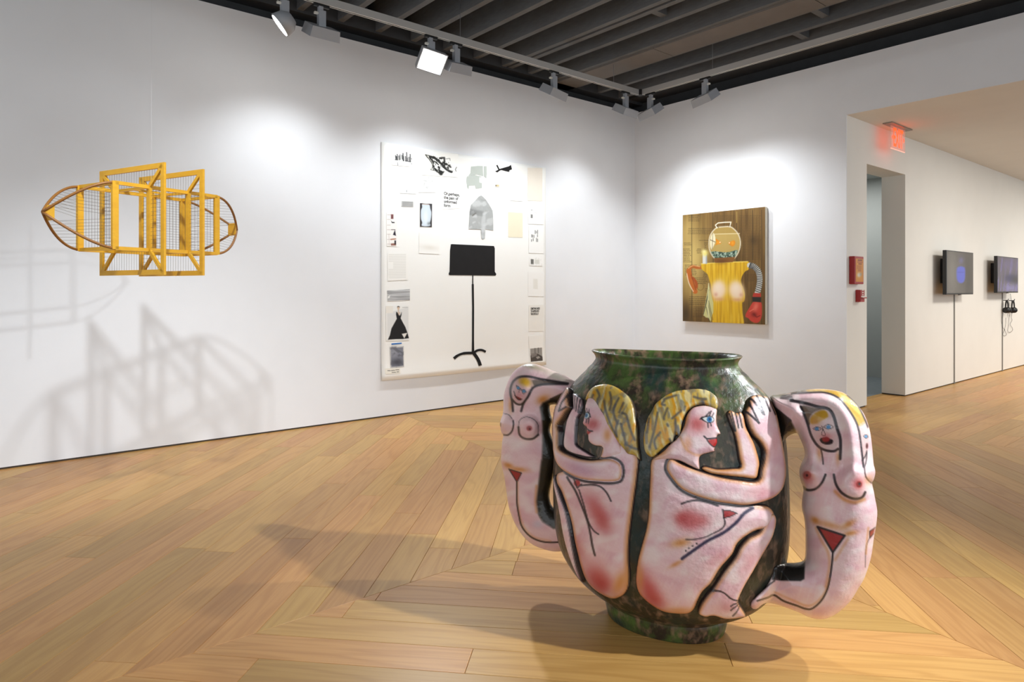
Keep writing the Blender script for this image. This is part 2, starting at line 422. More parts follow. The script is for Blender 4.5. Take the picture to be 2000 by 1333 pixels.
# ------------------------------------------------------------------ dark joisted ceiling
JZ, DECK = 3.92, 4.32
ceil = MB().box(-13, 0.2, -10, 0.2, DECK, DECK + 0.1).build('ceiling', M_DARK); tag(ceil, kind='structure')
jm = MB().box(-0.031, 0.031, -10, 0.19, JZ, DECK); jx0 = -3.98
jme = None; jx = []
for n in range(-19, 10):
    x = jx0 + 0.41 * n
    if x > 0.15: break
    jx.append(x)
    if jme is None:
        o = jm.build('joist', M_JOIST, ceil); jme = o.data; base = o
        o.location = Vector((x, 0, 0)); jx_first = x
    else:
        o = bpy.data.objects.new('joist', jme); COL.objects.link(o); o.parent = ceil; o.location = (x, 0, 0)
for x in (jx0 + 0.41 * 4 + 0.1,):                                    # doubled joist
    o = bpy.data.objects.new('joist', jme); COL.objects.link(o); o.parent = ceil; o.location = (x, 0, 0)
bl = [(-3.98 + .41 * 3, -2.3), (-3.98 + .41 * 4, -2.0), (-3.98 + .41 * 7, -3.0), (-3.98 + .41 * 8, -2.6), (-3.98 + .41 * 9, -2.2), (-3.98 + .41 * 5, -3.3), (-3.98 + .41 * 6, -2.9), (-3.98 + .41 * 2, -3.1), (-3.98 + .41 * 8, -4.6), (-3.98 + .41 * 9, -4.2)]
for x, y in bl:
    MB().box(x + 0.031, x + 0.379, y - 0.035, y + 0.035, JZ + 0.05, JZ + 0.3).build('blocking', M_JOIST, ceil)
# boarded strip and edge beam close to the right wall
M_BOARD = noisy('boarded_strip', (118, 112, 106), (106, 101, 96), 4.0, 0.8, spec=0.2)
for k in range(6):
    MB().box(-1.49, -1.14, -10 + 1.7 * k + .004, -10 + 1.7 * (k + 1) - .004, JZ - 0.02, JZ).build('soffit_panel', M_BOARD, ceil)
MB().box(-0.10, 0.19, -10, 0.19, JZ + 0.02, DECK).build('edge_beam', M_DARK, ceil)
MB().box(-13, 0.19, 0.02, 0.19, JZ - 0.02, JZ + 0.2).build('edge_beam', M_DARK, ceil)
wall('wall_left_head', [(-13, 0.2, 0.19, 0.25, WH, DECK)], M_DARK)
wall('wall_right_head', [(0.19, 0.25, -10, 0.2, WH, DECK)], M_DARK)

# ------------------------------------------------------------------ light tracks and lamp heads
M_TRACK = mat('track_grey_metal', (186, 184, 180), 0.45, 0.3)
M_TRACKB = mat('track_black', (18, 18, 19), 0.5)
M_SLOT = mat('track_conductor', (238, 234, 222), 0.35, 0.4)
M_HEAD = mat('lamp_grey_enamel', (158, 161, 166), 0.5)
M_LENS = mat('lamp_lens', (255, 255, 255), 0.3, emit=(255, 252, 246), estr=14.0)
M_WIRE = mat('steel_wire', (150, 150, 150), 0.4, 0.8)
TX, TY = -0.99, -0.905
def track(label, x0, x1, y0, y1, wires):
    t = thing('light_track', label, 'light track', ((x0 + x1) / 2, (y0 + y1) / 2, TRACK_Z))
    along_x = abs(x1 - x0) > abs(y1 - y0); hw = 0.019
    if along_x:
        MB().box(x0, x1, y0 - hw, y0 + hw, TRACK_Z, TRACK_Z + 0.062).build('rail', M_TRACK, t)
        for s in (-1, 1):
            MB().box(x0, x1, y0 + s * 0.012 - 0.003, y0 + s * 0.012 + 0.003, TRACK_Z - 0.002, TRACK_Z).build('conductor_strip', M_SLOT, t)
        MB().box(x0, x1, y0 - 0.009, y0 + 0.009, TRACK_Z - 0.001, TRACK_Z).build('slot', M_TRACKB, t)
        for x in wires: MB().tube([(x, y0, TRACK_Z + 0.06), (x, y0, DECK)], 0.003, 6).build('suspension_wire', M_WIRE, t)
    else:
        MB().box(x0 - hw, x0 + hw, y0, y1, TRACK_Z, TRACK_Z + 0.062).build('rail', M_TRACK, t)
        for s in (-1, 1):
            MB().box(x0 + s * 0.012 - 0.003, x0 + s * 0.012 + 0.003, y0, y1, TRACK_Z - 0.002, TRACK_Z).build('conductor_strip', M_SLOT, t)
        MB().box(x0 - 0.009, x0 + 0.009, y0, y1, TRACK_Z - 0.001, TRACK_Z).build('slot', M_TRACKB, t)
        for y in wires: MB().tube([(x0, y, TRACK_Z + 0.06), (x0, y, DECK)], 0.003, 6).build('suspension_wire', M_WIRE, t)
    return t
track('grey lighting track hung along the wall with the paper collage', -12.5, TX - 0.045, TY, TY, (-9.5, -6.6, -3.62, -1.46))
tr = track('grey lighting track hung along the wall with the fishbowl painting', TX, TX, -9.5, TY - 0.045, (-1.9, -4.9, -8.0))
MB().box(TX - 0.045, TX + 0.024, TY - 0.045, TY + 0.024, TRACK_Z - 0.001, TRACK_Z + 0.063).build('corner_connector', M_TRACKB, tr)

def lamp(x, y, aim, label, along, watts, size=1.25, group='lamp heads on the lighting tracks', blend=1.0, lens=None, tilt_up=0.0, soft=0.07, kind='box', drop=0.0):
    """track lamp head at (x, y), its lens towards the point aim"""
    t = thing('track_lamp', label, 'lamp', (x, y, TRACK_Z), group)
    ax = Vector((1, 0, 0)) if along == 'x' else Vector((0, 1, 0))
    sd = Vector((0, 1, 0)) if along == 'x' else Vector((1, 0, 0))
    o = Vector((x, y, TRACK_Z))
    R3 = Matrix(((ax.x, sd.x, 0), (ax.y, sd.y, 0), (0, 0, 1))).to_4x4()
    def at(p): return Matrix.Translation(Vector(p)) @ R3
    MB().xbox(at(o + Vector((0, 0, -0.014))), 0.13, 0.03, 0.026, 0.004).build('adapter', M_TRACKB, t)
    MB().xbox(at(o + Vector((0, 0, -0.044)) - ax * 0.01), 0.035, 0.035, 0.04).build('neck', M_HEAD, t)
    MB().xbox(at(o + Vector((0, 0, -0.135 - drop / 2))), 0.062, 0.045, 0.16 + drop, 0.004).build('stem', M_HEAD, t)
    MB().xbox(at(o + Vector((0, 0, -0.082)) - ax * 0.045), 0.035, 0.025, 0.018, 0.003).build('tilt_knob', M_SLOT, t)
    piv = o + Vector((0, 0, -0.225 - drop))
    beam = (Vector(aim) - piv).normalized()
    hv = Vector((aim[0], aim[1], HZ if abs(aim[2] - WZ) < 1e-6 else aim[2]))
    d = (hv - piv).normalized()
    zz = -d
    hx = ax - zz * ax.dot(zz)
    if hx.length < 0.3: hx = sd - zz * sd.dot(zz)
    hx.normalize(); hy = zz.cross(hx)
    M = Matrix(((hx.x, hy.x, zz.x, piv.x), (hx.y, hy.y, zz.y, piv.y), (hx.z, hy.z, zz.z, piv.z), (0, 0, 0, 1)))
    if kind == 'box':
        h = MB(); W, D, H = 0.25, 0.20, 0.085
        # open-fronted tapered housing: back smaller than the mouth
        v = [M @ Vector(p) for p in ((-W * .46, -D * .46, H * .5), (W * .46, -D * .46, H * .5), (W * .46, D * .46, H * .5), (-W * .46, D * .46, H * .5),
             (-W / 2, -D / 2, -H * .5), (W / 2, -D / 2, -H * .5), (W / 2, D / 2, -H * .5), (-W / 2, D / 2, -H * .5),
             (-W * .47, -D * .47, -H * .5), (W * .47, -D * .47, -H * .5), (W * .47, D * .47, -H * .5), (-W * .47, D * .47, -H * .5),
             (-W * .43, -D * .43, -H * .2), (W * .43, -D * .43, -H * .2), (W * .43, D * .43, -H * .2), (-W * .43, D * .43, -H * .2))]
        f = [(0, 1, 2, 3)] + [(i, i + 4, (i + 1) % 4 + 4, (i + 1) % 4) for i in range(4)] + [(i + 4, i + 8, (i + 1) % 4 + 8, (i + 1) % 4 + 4) for i in range(4)] \
            + [(i + 8, i + 12, (i + 1) % 4 + 12, (i + 1) % 4 + 8) for i in range(4)] + [(12, 13, 14, 15)]
        h.add(v, f).build('housing', M_HEAD, t)
        lm = Matrix.Translation(zz * -(H * .2 + 0.004) + zz * 0.0) @ M
        MB().xbox(lm, W * .8, D * .8, 0.006).build('lens', lens or M_LENS, t)
    else:
        pts = [piv + zz * a for a in (0.07, 0.03, -0.045)]
        MB().tube(pts, [0.05, 0.085, 0.1], 20).build('housing', M_HEAD, t, True)
        MB().tube([piv - zz * 0.0455, piv - zz * 0.05], 0.088, 20).build('lens', lens or M_LENS, t)
    if watts:
        ld = bpy.data.lights.new('lamp_beam', 'SPOT'); ld.energy = watts; ld.spot_size = size; ld.spot_blend = blend
        ld.shadow_soft_size = soft; ld.color = LAMP_COL
        lo = bpy.data.objects.new('lamp_beam', ld); COL.objects.link(lo); lo.parent = t
        lo.location = piv - zz * 0.075 - o
        lo.rotation_euler = beam.to_track_quat('-Z', 'Y').to_euler()
    return t
def tx_at(px):                                            # where the left track shows at pixel column px
    k = (px - HX) / FPX; Y = (TY - CY) / (k * RT[1] + FW[1]); return CX + k * Y * RT[0] + Y * FW[0]
def ty_at(px):
    k = (px - HX) / FPX; Y = (TX - CX) / (k * RT[0] + FW[0]); return CY + k * Y * RT[1] + Y * FW[1]
WZ = 0.1; HZ = 1.7
x = tx_at(628); lamp(x, TY, (x, 0, WZ), 'boxy grey track lamp aimed at bare wall between yellow kite frame and collage', 'x', W_WALL * .8, 2.1)
x = tx_at(842); lamp(x, TY, (-5.0, -4.4, 0.55), 'boxy grey track lamp whose glowing lens faces the ceramic vessel', 'x', W_POT, 1.0)
x = tx_at(891); lamp(x, TY, (x + .05, 0, WZ), 'boxy grey track lamp beside the glowing one, aimed at the collage', 'x', W_WALL, 2.0)
x = tx_at(1082); lamp(x, TY, (x - .25, 0, WZ), 'boxy grey track lamp above the upper corner of collage', 'x', W_WALL, 2.0)
x = tx_at(1222); lamp(x, TY, (x - .08, 0, WZ), 'boxy grey track lamp at the track end before the corner connector', 'x', W_WALL * 0.8, 2.0)
y = ty_at(1270); lamp(TX, y, (0, y - .35, WZ), 'boxy grey track lamp just past the corner connector, aimed at painting wall', 'y', W_WALL * 1.05, 2.1)
y = ty_at(1377); lamp(TX, y, (0, y - .3, WZ), 'boxy grey track lamp above the fishbowl painting', 'y', W_WALL * 1.05, 2.1)
x = tx_at(556); lamp(x, TY, (x - 1.7, -0.005, 1.9), 'round grey track lamp with a thin crescent of light on its lens', 'x', W_WALL * .12, 1.2, kind='round')
# lamps of the same room that hang out of the picture: their light is in it
M_L2 = M_LENS
for k, (x, y, aim, wt, sz) in enumerate([(-6.75, -3.12, (-6.45, -1.3, 1.45), W_ART, 1.0), (-3.75, -7.6, (-5.0, -4.2, 0.6), W_POT * 2.4, 1.1), (-2.4, -5.9, (-5.0, -4.5, 0.6), W_POT * 1.1, 1.0),
                                         (-7.9, -0.905, (-7.9, 0, WZ), W_WALL * .12, 2.0), (-10.3, -0.905, (-10.3, 0, WZ), W_WALL * .12, 2.0)]):
    lamp(x, y, aim, ['boxy track lamp hung out in the room, aimed at the yellow kite frame', 'boxy track lamp hung over the open floor, aimed down at the vessel', 'boxy track lamp hung beyond the opening, aimed across the vessel',
                     'boxy track lamp on the wall track past the kite frame', 'boxy track lamp near the far end of the wall track'][k], 'x', wt, sz, soft=0.05 if k == 0 else 0.07)
ld = bpy.data.lights.new('passage_fill_light', 'AREA'); ld.energy = 34; ld.size = 0.6; ld.color = (1.0, 1.0, 0.98)  # unseen fill added to brighten the grey passage behind the doorway
lo = bpy.data.objects.new('passage_fill_light', ld); COL.objects.link(lo); lo.location = (2.2, -1.7, 2.93)
# hall: unseen area lights just below the ceiling, no fixtures modelled
for k, (x, y) in enumerate(((3.0, -5.6), (6.5, -5.6), (9.5, -5.0))):
    ld = bpy.data.lights.new('hall_area_light', 'AREA'); ld.energy = 105; ld.size = 0.9; ld.color = (1.0, 0.96, 0.9)
    lo = bpy.data.objects.new('hall_area_light', ld); COL.objects.link(lo); lo.location = (x, y, HALLH - 0.03)
# ------------------------------------------------------------------ the two-handled ceramic vessel (modelled in view-aligned metres, then placed in the room)
PX0, PY0, PANG = 0.595, 2.62, math.radians(-30)
AX = np.array([math.cos(PANG), math.sin(PANG)]); NX = np.array([-math.sin(PANG), math.cos(PANG)])   # long axis of the oval, and away from the viewer
def cw_arr(A):
    A = np.asarray(A, float)
    return np.stack([CX + A[:, 0] * RT[0] + A[:, 1] * FW[0], CY + A[:, 0] * RT[1] + A[:, 1] * FW[1], A[:, 2]], 1)
pot_loc = c2w(PX0, PY0, 0)
POT = thing('ceramic_vessel', 'huge glazed ceramic vessel with painted nude figures in relief and figure-shaped handles', 'vessel', pot_loc)

def glaze_mat():
    m = mat('dark_green_glaze', (46, 44, 34), 0.34, spec=0.4, coat=0.12); nt = m.node_tree; N = nt.nodes; L = nt.links; b = N['Principled BSDF']
    tc = N.new('ShaderNodeTexCoord'); mp = N.new('ShaderNodeMapping'); mp.inputs['Scale'].default_value = (1, 1, 0.6); L.new(tc.outputs['Object'], mp.inputs[0])
    n1 = N.new('ShaderNodeTexNoise'); n1.inputs['Scale'].default_value = 11; n1.inputs['Detail'].default_value = 6; n1.inputs['Roughness'].default_value = 0.65; L.new(mp.outputs[0], n1.inputs['Vector'])
    n2 = N.new('ShaderNodeTexNoise'); n2.inputs['Scale'].default_value = 34; n2.inputs['Detail'].default_value = 5; L.new(mp.outputs[0], n2.inputs['Vector'])
    n3 = N.new('ShaderNodeTexNoise'); n3.inputs['Scale'].default_value = 6; n3.inputs['Detail'].default_value = 3; L.new(tc.outputs['Object'], n3.inputs['Vector'])
    sx = N.new('ShaderNodeSeparateXYZ'); L.new(tc.outputs['Object'], sx.inputs[0])
    # brushed green at the neck and the foot, brown-black on the belly
    up = N.new('ShaderNodeMapRange'); up.inputs[1].default_value = 0.84; up.inputs[2].default_value = 0.96; L.new(sx.outputs['Z'], up.inputs[0])
    dn = N.new('ShaderNodeMapRange'); dn.inputs[1].default_value = 0.085; dn.inputs[2].default_value = 0.05; L.new(sx.outputs['Z'], dn.inputs[0])
    mxm = N.new('ShaderNodeMath'); mxm.operation = 'MAXIMUM'; L.new(up.outputs[0], mxm.inputs[0]); L.new(dn.outputs[0], mxm.inputs[1])
    g = N.new('ShaderNodeMapRange'); g.inputs[3].default_value = 0.12; g.inputs[4].default_value = 1.0; L.new(mxm.outputs[0], g.inputs[0])
    f = N.new('ShaderNodeMapRange'); f.inputs[1].default_value = 0.42; f.inputs[2].default_value = 0.6; L.new(n1.outputs['Fac'], f.inputs[0])
    mu = N.new('ShaderNodeMath'); mu.operation = 'MULTIPLY'; L.new(f.outputs[0], mu.inputs[0]); L.new(g.outputs[0], mu.inputs[1])
    c1 = N.new('ShaderNodeMix'); c1.data_type = 'RGBA'; c1.inputs['A'].default_value = (*lin((54, 45, 36)), 1); c1.inputs['B'].default_value = (*lin((82, 104, 50)), 1); L.new(mu.outputs[0], c1.inputs['Factor'])
    c2 = N.new('ShaderNodeMix'); c2.data_type = 'RGBA'; L.new(c1.outputs['Result'], c2.inputs['A']); c2.inputs['B'].default_value = (*lin((142, 112, 90)), 1)
    f2 = N.new('ShaderNodeMapRange'); f2.inputs[1].default_value = 0.5; f2.inputs[2].default_value = 0.7; f2.inputs[4].default_value = 0.85; L.new(n2.outputs['Fac'], f2.inputs[0]); L.new(f2.outputs[0], c2.inputs['Factor'])
    c3 = N.new('ShaderNodeMix'); c3.data_type = 'RGBA'; L.new(c2.outputs['Result'], c3.inputs['A']); c3.inputs['B'].default_value = (*lin((30, 52, 52)), 1)
    f3 = N.new('ShaderNodeMapRange'); f3.inputs[1].default_value = 0.52; f3.inputs[2].default_value = 0.66; f3.inputs[4].default_value = 0.8; L.new(n3.outputs['Fac'], f3.inputs[0]); L.new(f3.outputs[0], c3.inputs['Factor'])
    L.new(c3.outputs['Result'], b.inputs['Base Color'])
    bp = N.new('ShaderNodeBump'); bp.inputs['Strength'].default_value = 0.5; bp.inputs['Distance'].default_value = 0.008; L.new(n2.outputs['Fac'], bp.inputs['Height'])
    L.new(bp.outputs[0], b.inputs['Normal']); L.new(bp.outputs[0], b.inputs['Coat Normal'])
    return m
M_GLAZE = glaze_mat()
M_SKIN = painted('painted_ceramic', 0.36, 0.35, 55.0, 0.5, 0.3)

# profile: height, half length along the handles, half width across
PROF = [(0.0, .226, .150), (0.012, .232, .156), (0.05, .240, .165), (0.066, .236, .166), (0.085, .262, .180), (0.11, .318, .212), (0.16, .378, .248), (0.24, .428, .280), (0.34, .452, .296),
        (0.45, .460, .300), (0.56, .460, .298), (0.66, .455, .290), (0.75, .446, .278), (0.82, .432, .262), (0.875, .408, .240), (0.925, .368, .210), (0.962, .330, .182), (0.992, .297, .160),
        (1.015, .281, .150), (1.033, .286, .154), (1.046, .297, .160)]
INN = [(1.050, .288, .151), (1.035, .272, .138), (1.0, .262, .132), (0.95, .31, .165), (0.80, .41, .24), (0.5, .440, .270), (0.2, .38, .24), (0.08, .2, .12)]
def lathe(prof, NS=160, wob=0.0):
    V, F = [], []
    for z, l, wd in prof:
        for k in range(NS):
            a = 2 * math.pi * k / NS
            q = 1 + wob * (math.sin(3 * a + z * 9) * .5 + math.sin(5 * a - z * 13) * .5)
            p = AX * (l * q * math.cos(a)) + NX * (wd * q * math.sin(a))
            zz = z + (0.004 * math.sin(2 * a + 1) if z > 0.97 else 0)
            V.append((PX0 + p[0], PY0 + p[1], zz))
    for i in range(len(prof) - 1):
        for k in range(NS):
            F.append((i * NS + k, i * NS + (k + 1) % NS, (i + 1) * NS + (k + 1) % NS, (i + 1) * NS + k))
    return V, F
def resamp(prof, n):
    P = catmull(prof, n, closed=False); return [tuple(p) for p in P]
iF, iN = 3, 16
bV, bF = lathe(resamp(PROF[3:18], 5), 160, 0.006)
BVH = BVHTree.FromPolygons([Vector(v) for v in bV], bF)
mesh('belly', cw_arr(bV), bF, M_GLAZE, POT, True)
fV, fF = lathe(resamp(PROF[:4], 4), 120, 0.01)
n = len(fV); fF = fF + [tuple(range(119, -1, -1))]
mesh('foot_ring', cw_arr(fV), fF, M_GLAZE, POT, True)
nV, nF = lathe(resamp(PROF[17:] + INN, 4), 160, 0.006)
nF = nF + [tuple(range(len(nV) - 160, len(nV)))]
mesh('neck', cw_arr(nV), nF, M_GLAZE, POT, True)

def hits(Q):
    """distance along each pixel's ray (in forward metres) to the belly, and the surface normal"""
    o = Vector((0, 0, EYE)); s = np.full(len(Q), np.nan); nn = np.zeros((len(Q), 3))
    for i, (px, py) in enumerate(Q):
        d = Vector(((px - HX) / FPX, 1, (HY - py) / FPX)); L = d.length
        loc, nor, idx, dist = BVH.ray_cast(o, d / L)
        if loc is not None:
            if nor.dot(d) > 0: nor = -nor
            s[i] = dist / L; nn[i] = nor
    return s, nn
def raydir(Q): return np.stack([(Q[:, 0] - HX) / FPX, np.ones(len(Q)), (HY - Q[:, 1]) / FPX], 1)

INK = (38, 31, 34)
PINK, PINK2, WHITEP, ORANGE, RED, BLUSH = (236, 198, 198), (222, 168, 178), (244, 226, 220), (210, 134, 62), (176, 48, 46), (198, 92, 92)
def skin_ops(poly, seed, line=2.0, orange=7.0, oa=0.75, white=True, ang=0.4):
    ops = [('noise', 26, 16, ang, seed, PINK2, 0.45, 0.9, 0.6), ('noise', 14, 22, ang + .9, seed + 3, WHITEP, 0.5, 0.9, 0.7 if white else 0.3), ('noise', 3, 14, ang, seed + 5, WHITEP, 0.55, 1.0, 0.3)]
    ops.append(('edge', poly, ORANGE, max(orange, .1) * 0.85, max(orange, .1) * 0.9, oa if orange else 0.0))
    return ops
def relief(name, poly, H, R, ops, parent, step=2.0, base=PINK, lift=0.0, spline=True, line=2.2, label=None, m=None):
    """raised shape on the belly: outline in pixels, height H and roll-off R (pixels)"""
    P = catmull(poly, 5) if spline else np.asarray(poly, float)
    Q, F, d = grid(P, step)
    s, nn = hits(Q); ok = ~np.isnan(s)
    h = 0.52 * H * np.sqrt(np.clip(1 - (1 - np.clip(d / R, 0, 1)) ** 2, 0, 1)) + 0.55 * lift * np.clip(d / 3.0, 0, 1) - 0.003 * (d <= 0)
    V = np.array([0, 0, EYE]) + raydir(Q) * np.nan_to_num(s)[:, None] + nn * h[:, None]
    Fk = [tuple(f) for f in F if ok[f].all()]
    used = sorted({i for f in Fk for i in f}); mp = {u: k for k, u in enumerate(used)}
    allops = [o if not callable(o) else o(P) for o in ops]
    if line: allops.append(('edge', P, INK, line * 1.35, 2.0, 0.95))
    C = apply(Q[used], allops, base)
    o = mesh(name, cw_arr(V[used]), [tuple(mp[i] for i in f) for f in Fk], m or M_SKIN, parent, True, lin(C))
    if label: o['label'] = label
    return o
def sk(seed, **k): return [(lambda P, i=i: skin_ops(P, seed, **k)[i]) for i in range(4)]

# ---- seated figure facing left
A = lambda p: T(960, 650, 2.15, p)
C3 = lambda p: T(1070, 740, 6.665, p)
C4 = lambda p: T(1070, 930, 5.127, p)
C5 = lambda p: T(1250, 750, 6.665, p)
C6 = lambda p: T(1400, 750, 6.665, p)
C7 = lambda p: T(1230, 930, 4.76, p)
C8 = lambda p: T(1380, 950, 4.939, p)
def fig(name, label):
    o = bpy.data.objects.new(name, None); COL.objects.link(o); o.parent = POT; o['label'] = label; return o
ARM1 = C3([(715, 1034), (850, 1022), (940, 1050), (1000, 1110), (1018, 1200), (1002, 1290), (960, 1335), (850, 1352), (700, 1345), (540, 1330), (400, 1292), (280, 1232), (190, 1160), (140, 1080), (112, 980), (102, 850),
     (94, 700), (97, 560), (110, 440), (128, 370), (150, 330), (200, 240), (240, 180), (270, 140), (320, 130), (336, 200), (322, 280), (334, 340), (340, 390), (290, 450), (250, 520), (192, 610), (205, 700),
     (205, 880), (250, 940), (350, 990), (470, 1030), (600, 1045)])
ARM2 = [(1305, 897), (1316, 894), (1332, 903), (1365, 917), (1400, 928), (1440, 935), (1473, 937), (1480, 915), (1486, 886), (1478, 866), (1464, 850), (1455, 830), (1450, 808), (1455, 796), (1459, 780), (1468, 775), (1482, 776),
     (1496, 781), (1506, 800), (1512, 815), (1518, 845), (1524, 880), (1528, 910), (1527, 935), (1520, 957), (1505, 972), (1480, 982), (1450, 987), (1420, 984), (1390, 979), (1355, 968), (1330, 955), (1312, 935), (1301, 915)]
# figures are parts of the vessel: the torso mesh carries head, hair, arms and legs as its pieces
f1 = relief('seated_figure', A([(622, 520), (618, 600), (606, 690), (594, 780), (584, 870), (582, 950), (586, 1020), (578, 1075), (552, 1106), (512, 1117), (468, 1100), (428, 1072), (398, 1035), (378, 985),
     (364, 930), (350, 870), (338, 800), (318, 730), (296, 668), (276, 630), (280, 590), (320, 575), (400, 560), (455, 520), (475, 470), (540, 450), (590, 470)]), 0.040, 34,
     sk(3, orange=9) + [('blob', *A([(455, 740)])[0], 17, 38, -0.5, BLUSH, .8, 1.0), ('blob', *A([(480, 790)])[0], 14, 22, -0.4, RED, .45, 1.0),
     ('blob', *A([(455, 1020)])[0], 24, 30, -0.5, BLUSH, .9, 1.0), ('blob', *A([(480, 1045)])[0], 18, 18, 0, RED, .55, 1.0), ('blob', *A([(550, 1040)])[0], 12, 26, .4, ORANGE, .8, 1.0),
     ('blob', *A([(380, 900)])[0], 12, 26, -.3, BLUSH, .5, 1.0),
     ('stroke', catmull(C4([(230, 10), (310, 130), (370, 270), (430, 430), (460, 560), (480, 680), (505, 775)]), 4, False), INK, 1.9, 2.0, .9),
     ('stroke', catmull(C4([(350, 130), (400, 290), (440, 440), (490, 530), (540, 568)]), 4, False), INK, 1.3, 1.6, .9),
     ('stroke', catmull(C4([(370, 90), (470, 80), (560, 100), (620, 160), (660, 240)]), 4, False), INK, 1.5, 1.8, .9),
     ('edge', catmull(ARM1, 5), INK, 2.4, 2.0, .92), ('disc', *C4([(332, 66)])[0], 6, 6, RED, 2, .9), ('stroke', C4([(300, 30), (335, 115), (375, 75)]), INK, 1.3, 1.6, .9)],
     POT, label='seated pink figure in relief, facing the plain handle')
relief('shin', A([(274, 596), (290, 640), (306, 690), (326, 745), (344, 830), (356, 900), (372, 975), (396, 1045), (376, 1030), (352, 985), (326, 915), (309, 850), (295, 770), (282, 700), (271, 650), (268, 615)]), 0.03, 10,
     sk(5, orange=0), f1, 1.6, lift=0.008)
relief('face', C3([(560, 250), (518, 330), (506, 400), (510, 450), (490, 530), (480, 590), (500, 622), (528, 640), (524, 665), (530, 690), (520, 710), (545, 740), (548, 795), (582, 850), (650, 885), (722, 895), (738, 940), (715, 1030),
     (820, 1040), (950, 1010), (1010, 960), (960, 800), (850, 500), (700, 260)]), 0.034, 13,
     sk(9, orange=4, oa=.4) + [('blob', *C3([(640, 600)])[0], 14, 13, 0, RED, .75, 1.0), ('blob', *C3([(600, 450)])[0], 10, 8, 0, PINK2, .6, 1.0), ('blob', *C3([(820, 740)])[0], 7, 12, 0, ORANGE, .9, 1.0),
      ('disc', *C3([(560, 492)])[0], 7.0, 6.6, (30, 26, 30), 1.5, 1), ('disc', *C3([(553, 494)])[0], 5.8, 5.2, (226, 226, 222), 1.2, 1), ('disc', *C3([(548, 490)])[0], 3.8, 4.2, (52, 116, 160), 1.2, 1),
      ('disc', *C3([(546, 488)])[0], 1.6, 1.8, (20, 30, 40), 1.0, .8)]
     + [('stroke', C3(q), INK, .9, 1.2, .95) for q in ([(535, 450), (512, 400)], [(560, 445), (552, 405)], [(585, 455), (590, 420)], [(600, 500), (610, 515)], [(590, 520), (580, 590)], [(560, 540), (550, 585)])]
     + [('fill', C3([(522, 708), (545, 685), (575, 680), (600, 690), (632, 690), (600, 712), (560, 738)]), (176, 36, 38), 1.4, 1), ('stroke', catmull(C3([(530, 672), (560, 660), (590, 682), (632, 688)]), 4, False), INK, 1.3, 1.4, .95)],
     f1, 1.5, lift=0.012, line=1.2)
HAIRC, HAIR2, HAIRG = (196, 162, 74), (206, 142, 30), (108, 106, 104)
def hair(name, poly, seed, parent, strokes, ang, lift=0.02, H=.03, R=12):
    ops = [('noise', 5, 26, ang, seed, HAIR2, .45, .7, .9), ('noise', 4, 22, ang, seed + 4, (212, 198, 150), .5, .75, .8), ('noise', 6, 12, ang + .3, seed + 7, HAIRG, .66, .8, .6)]
    ops += [('stroke', catmull(q, 4, False) if len(q) > 2 else q, (74, 72, 76), 2.0, 3.2, .8) for q in strokes]
    return relief(name, poly, H, R, ops, parent, 1.6, base=HAIRC, lift=lift, line=1.6)
hair('hair', C3([(516, 310), (530, 240), (570, 170), (640, 115), (730, 92), (830, 92), (930, 130), (1030, 200), (1100, 270), (1145, 380), (1165, 500), (1185, 620), (1195, 750), (1202, 880), (1225, 1070), (1150, 1010), (1060, 988), (1010, 930),
     (930, 830), (860, 720), (790, 620), (750, 520), (700, 450), (640, 350), (590, 305)]), 21, f1,
     [C3([(640, 250), (610, 290), (540, 315)]), C3([(690, 190), (720, 260), (690, 320), (700, 420)]), C3([(780, 320), (800, 440), (870, 620), (930, 740)]), C3([(850, 220), (870, 330), (850, 430)]),
      C3([(960, 290), (920, 370), (900, 470), (950, 600)]), C3([(1020, 350), (970, 460)]), C3([(990, 600), (1030, 740), (1050, 840)]), C3([(1010, 470), (1060, 500), (1100, 640), (1160, 800)]), C3([(740, 430), (790, 580)]),
      C3([(960, 560), (930, 650), (940, 760)]), C3([(1050, 850), (1120, 890), (1190, 915)])], 0.25)
relief('far_forearm', C3([(330, 205), (360, 195), (400, 210), (440, 245), (475, 275), (478, 350), (440, 470), (412, 520), (396, 620), (388, 780), (400, 860), (480, 920), (560, 970), (635, 1022), (540, 1034), (430, 1010), (330, 980),
     (250, 930), (215, 860), (225, 720), (245, 600), (265, 520), (310, 420), (335, 380), (335, 300)]), 0.02, 9,
     sk(12, orange=0) + [('stroke', C3(q), INK, 1.2, 1.3, .9) for q in ([(355, 230), (345, 370)], [(385, 230), (372, 400)], [(415, 250), (395, 430)], [(450, 270), (420, 450)])], f1, 1.6, lift=0.004)
arm1 = relief('arm', ARM1, 0.034, 15,
     sk(15, orange=7) + [('blob', *C3([(500, 1180)])[0], 30, 12, .2, (196, 140, 164), .7, 1.0)]
     + [('stroke', C3(q), INK, 1.3, 1.4, .92) for q in ([(285, 160), (190, 350)], [(262, 160), (175, 330)], [(240, 190), (155, 335)], [(330, 200), (250, 340), (215, 440), (300, 385)])], f1, 1.6, lift=0.016)

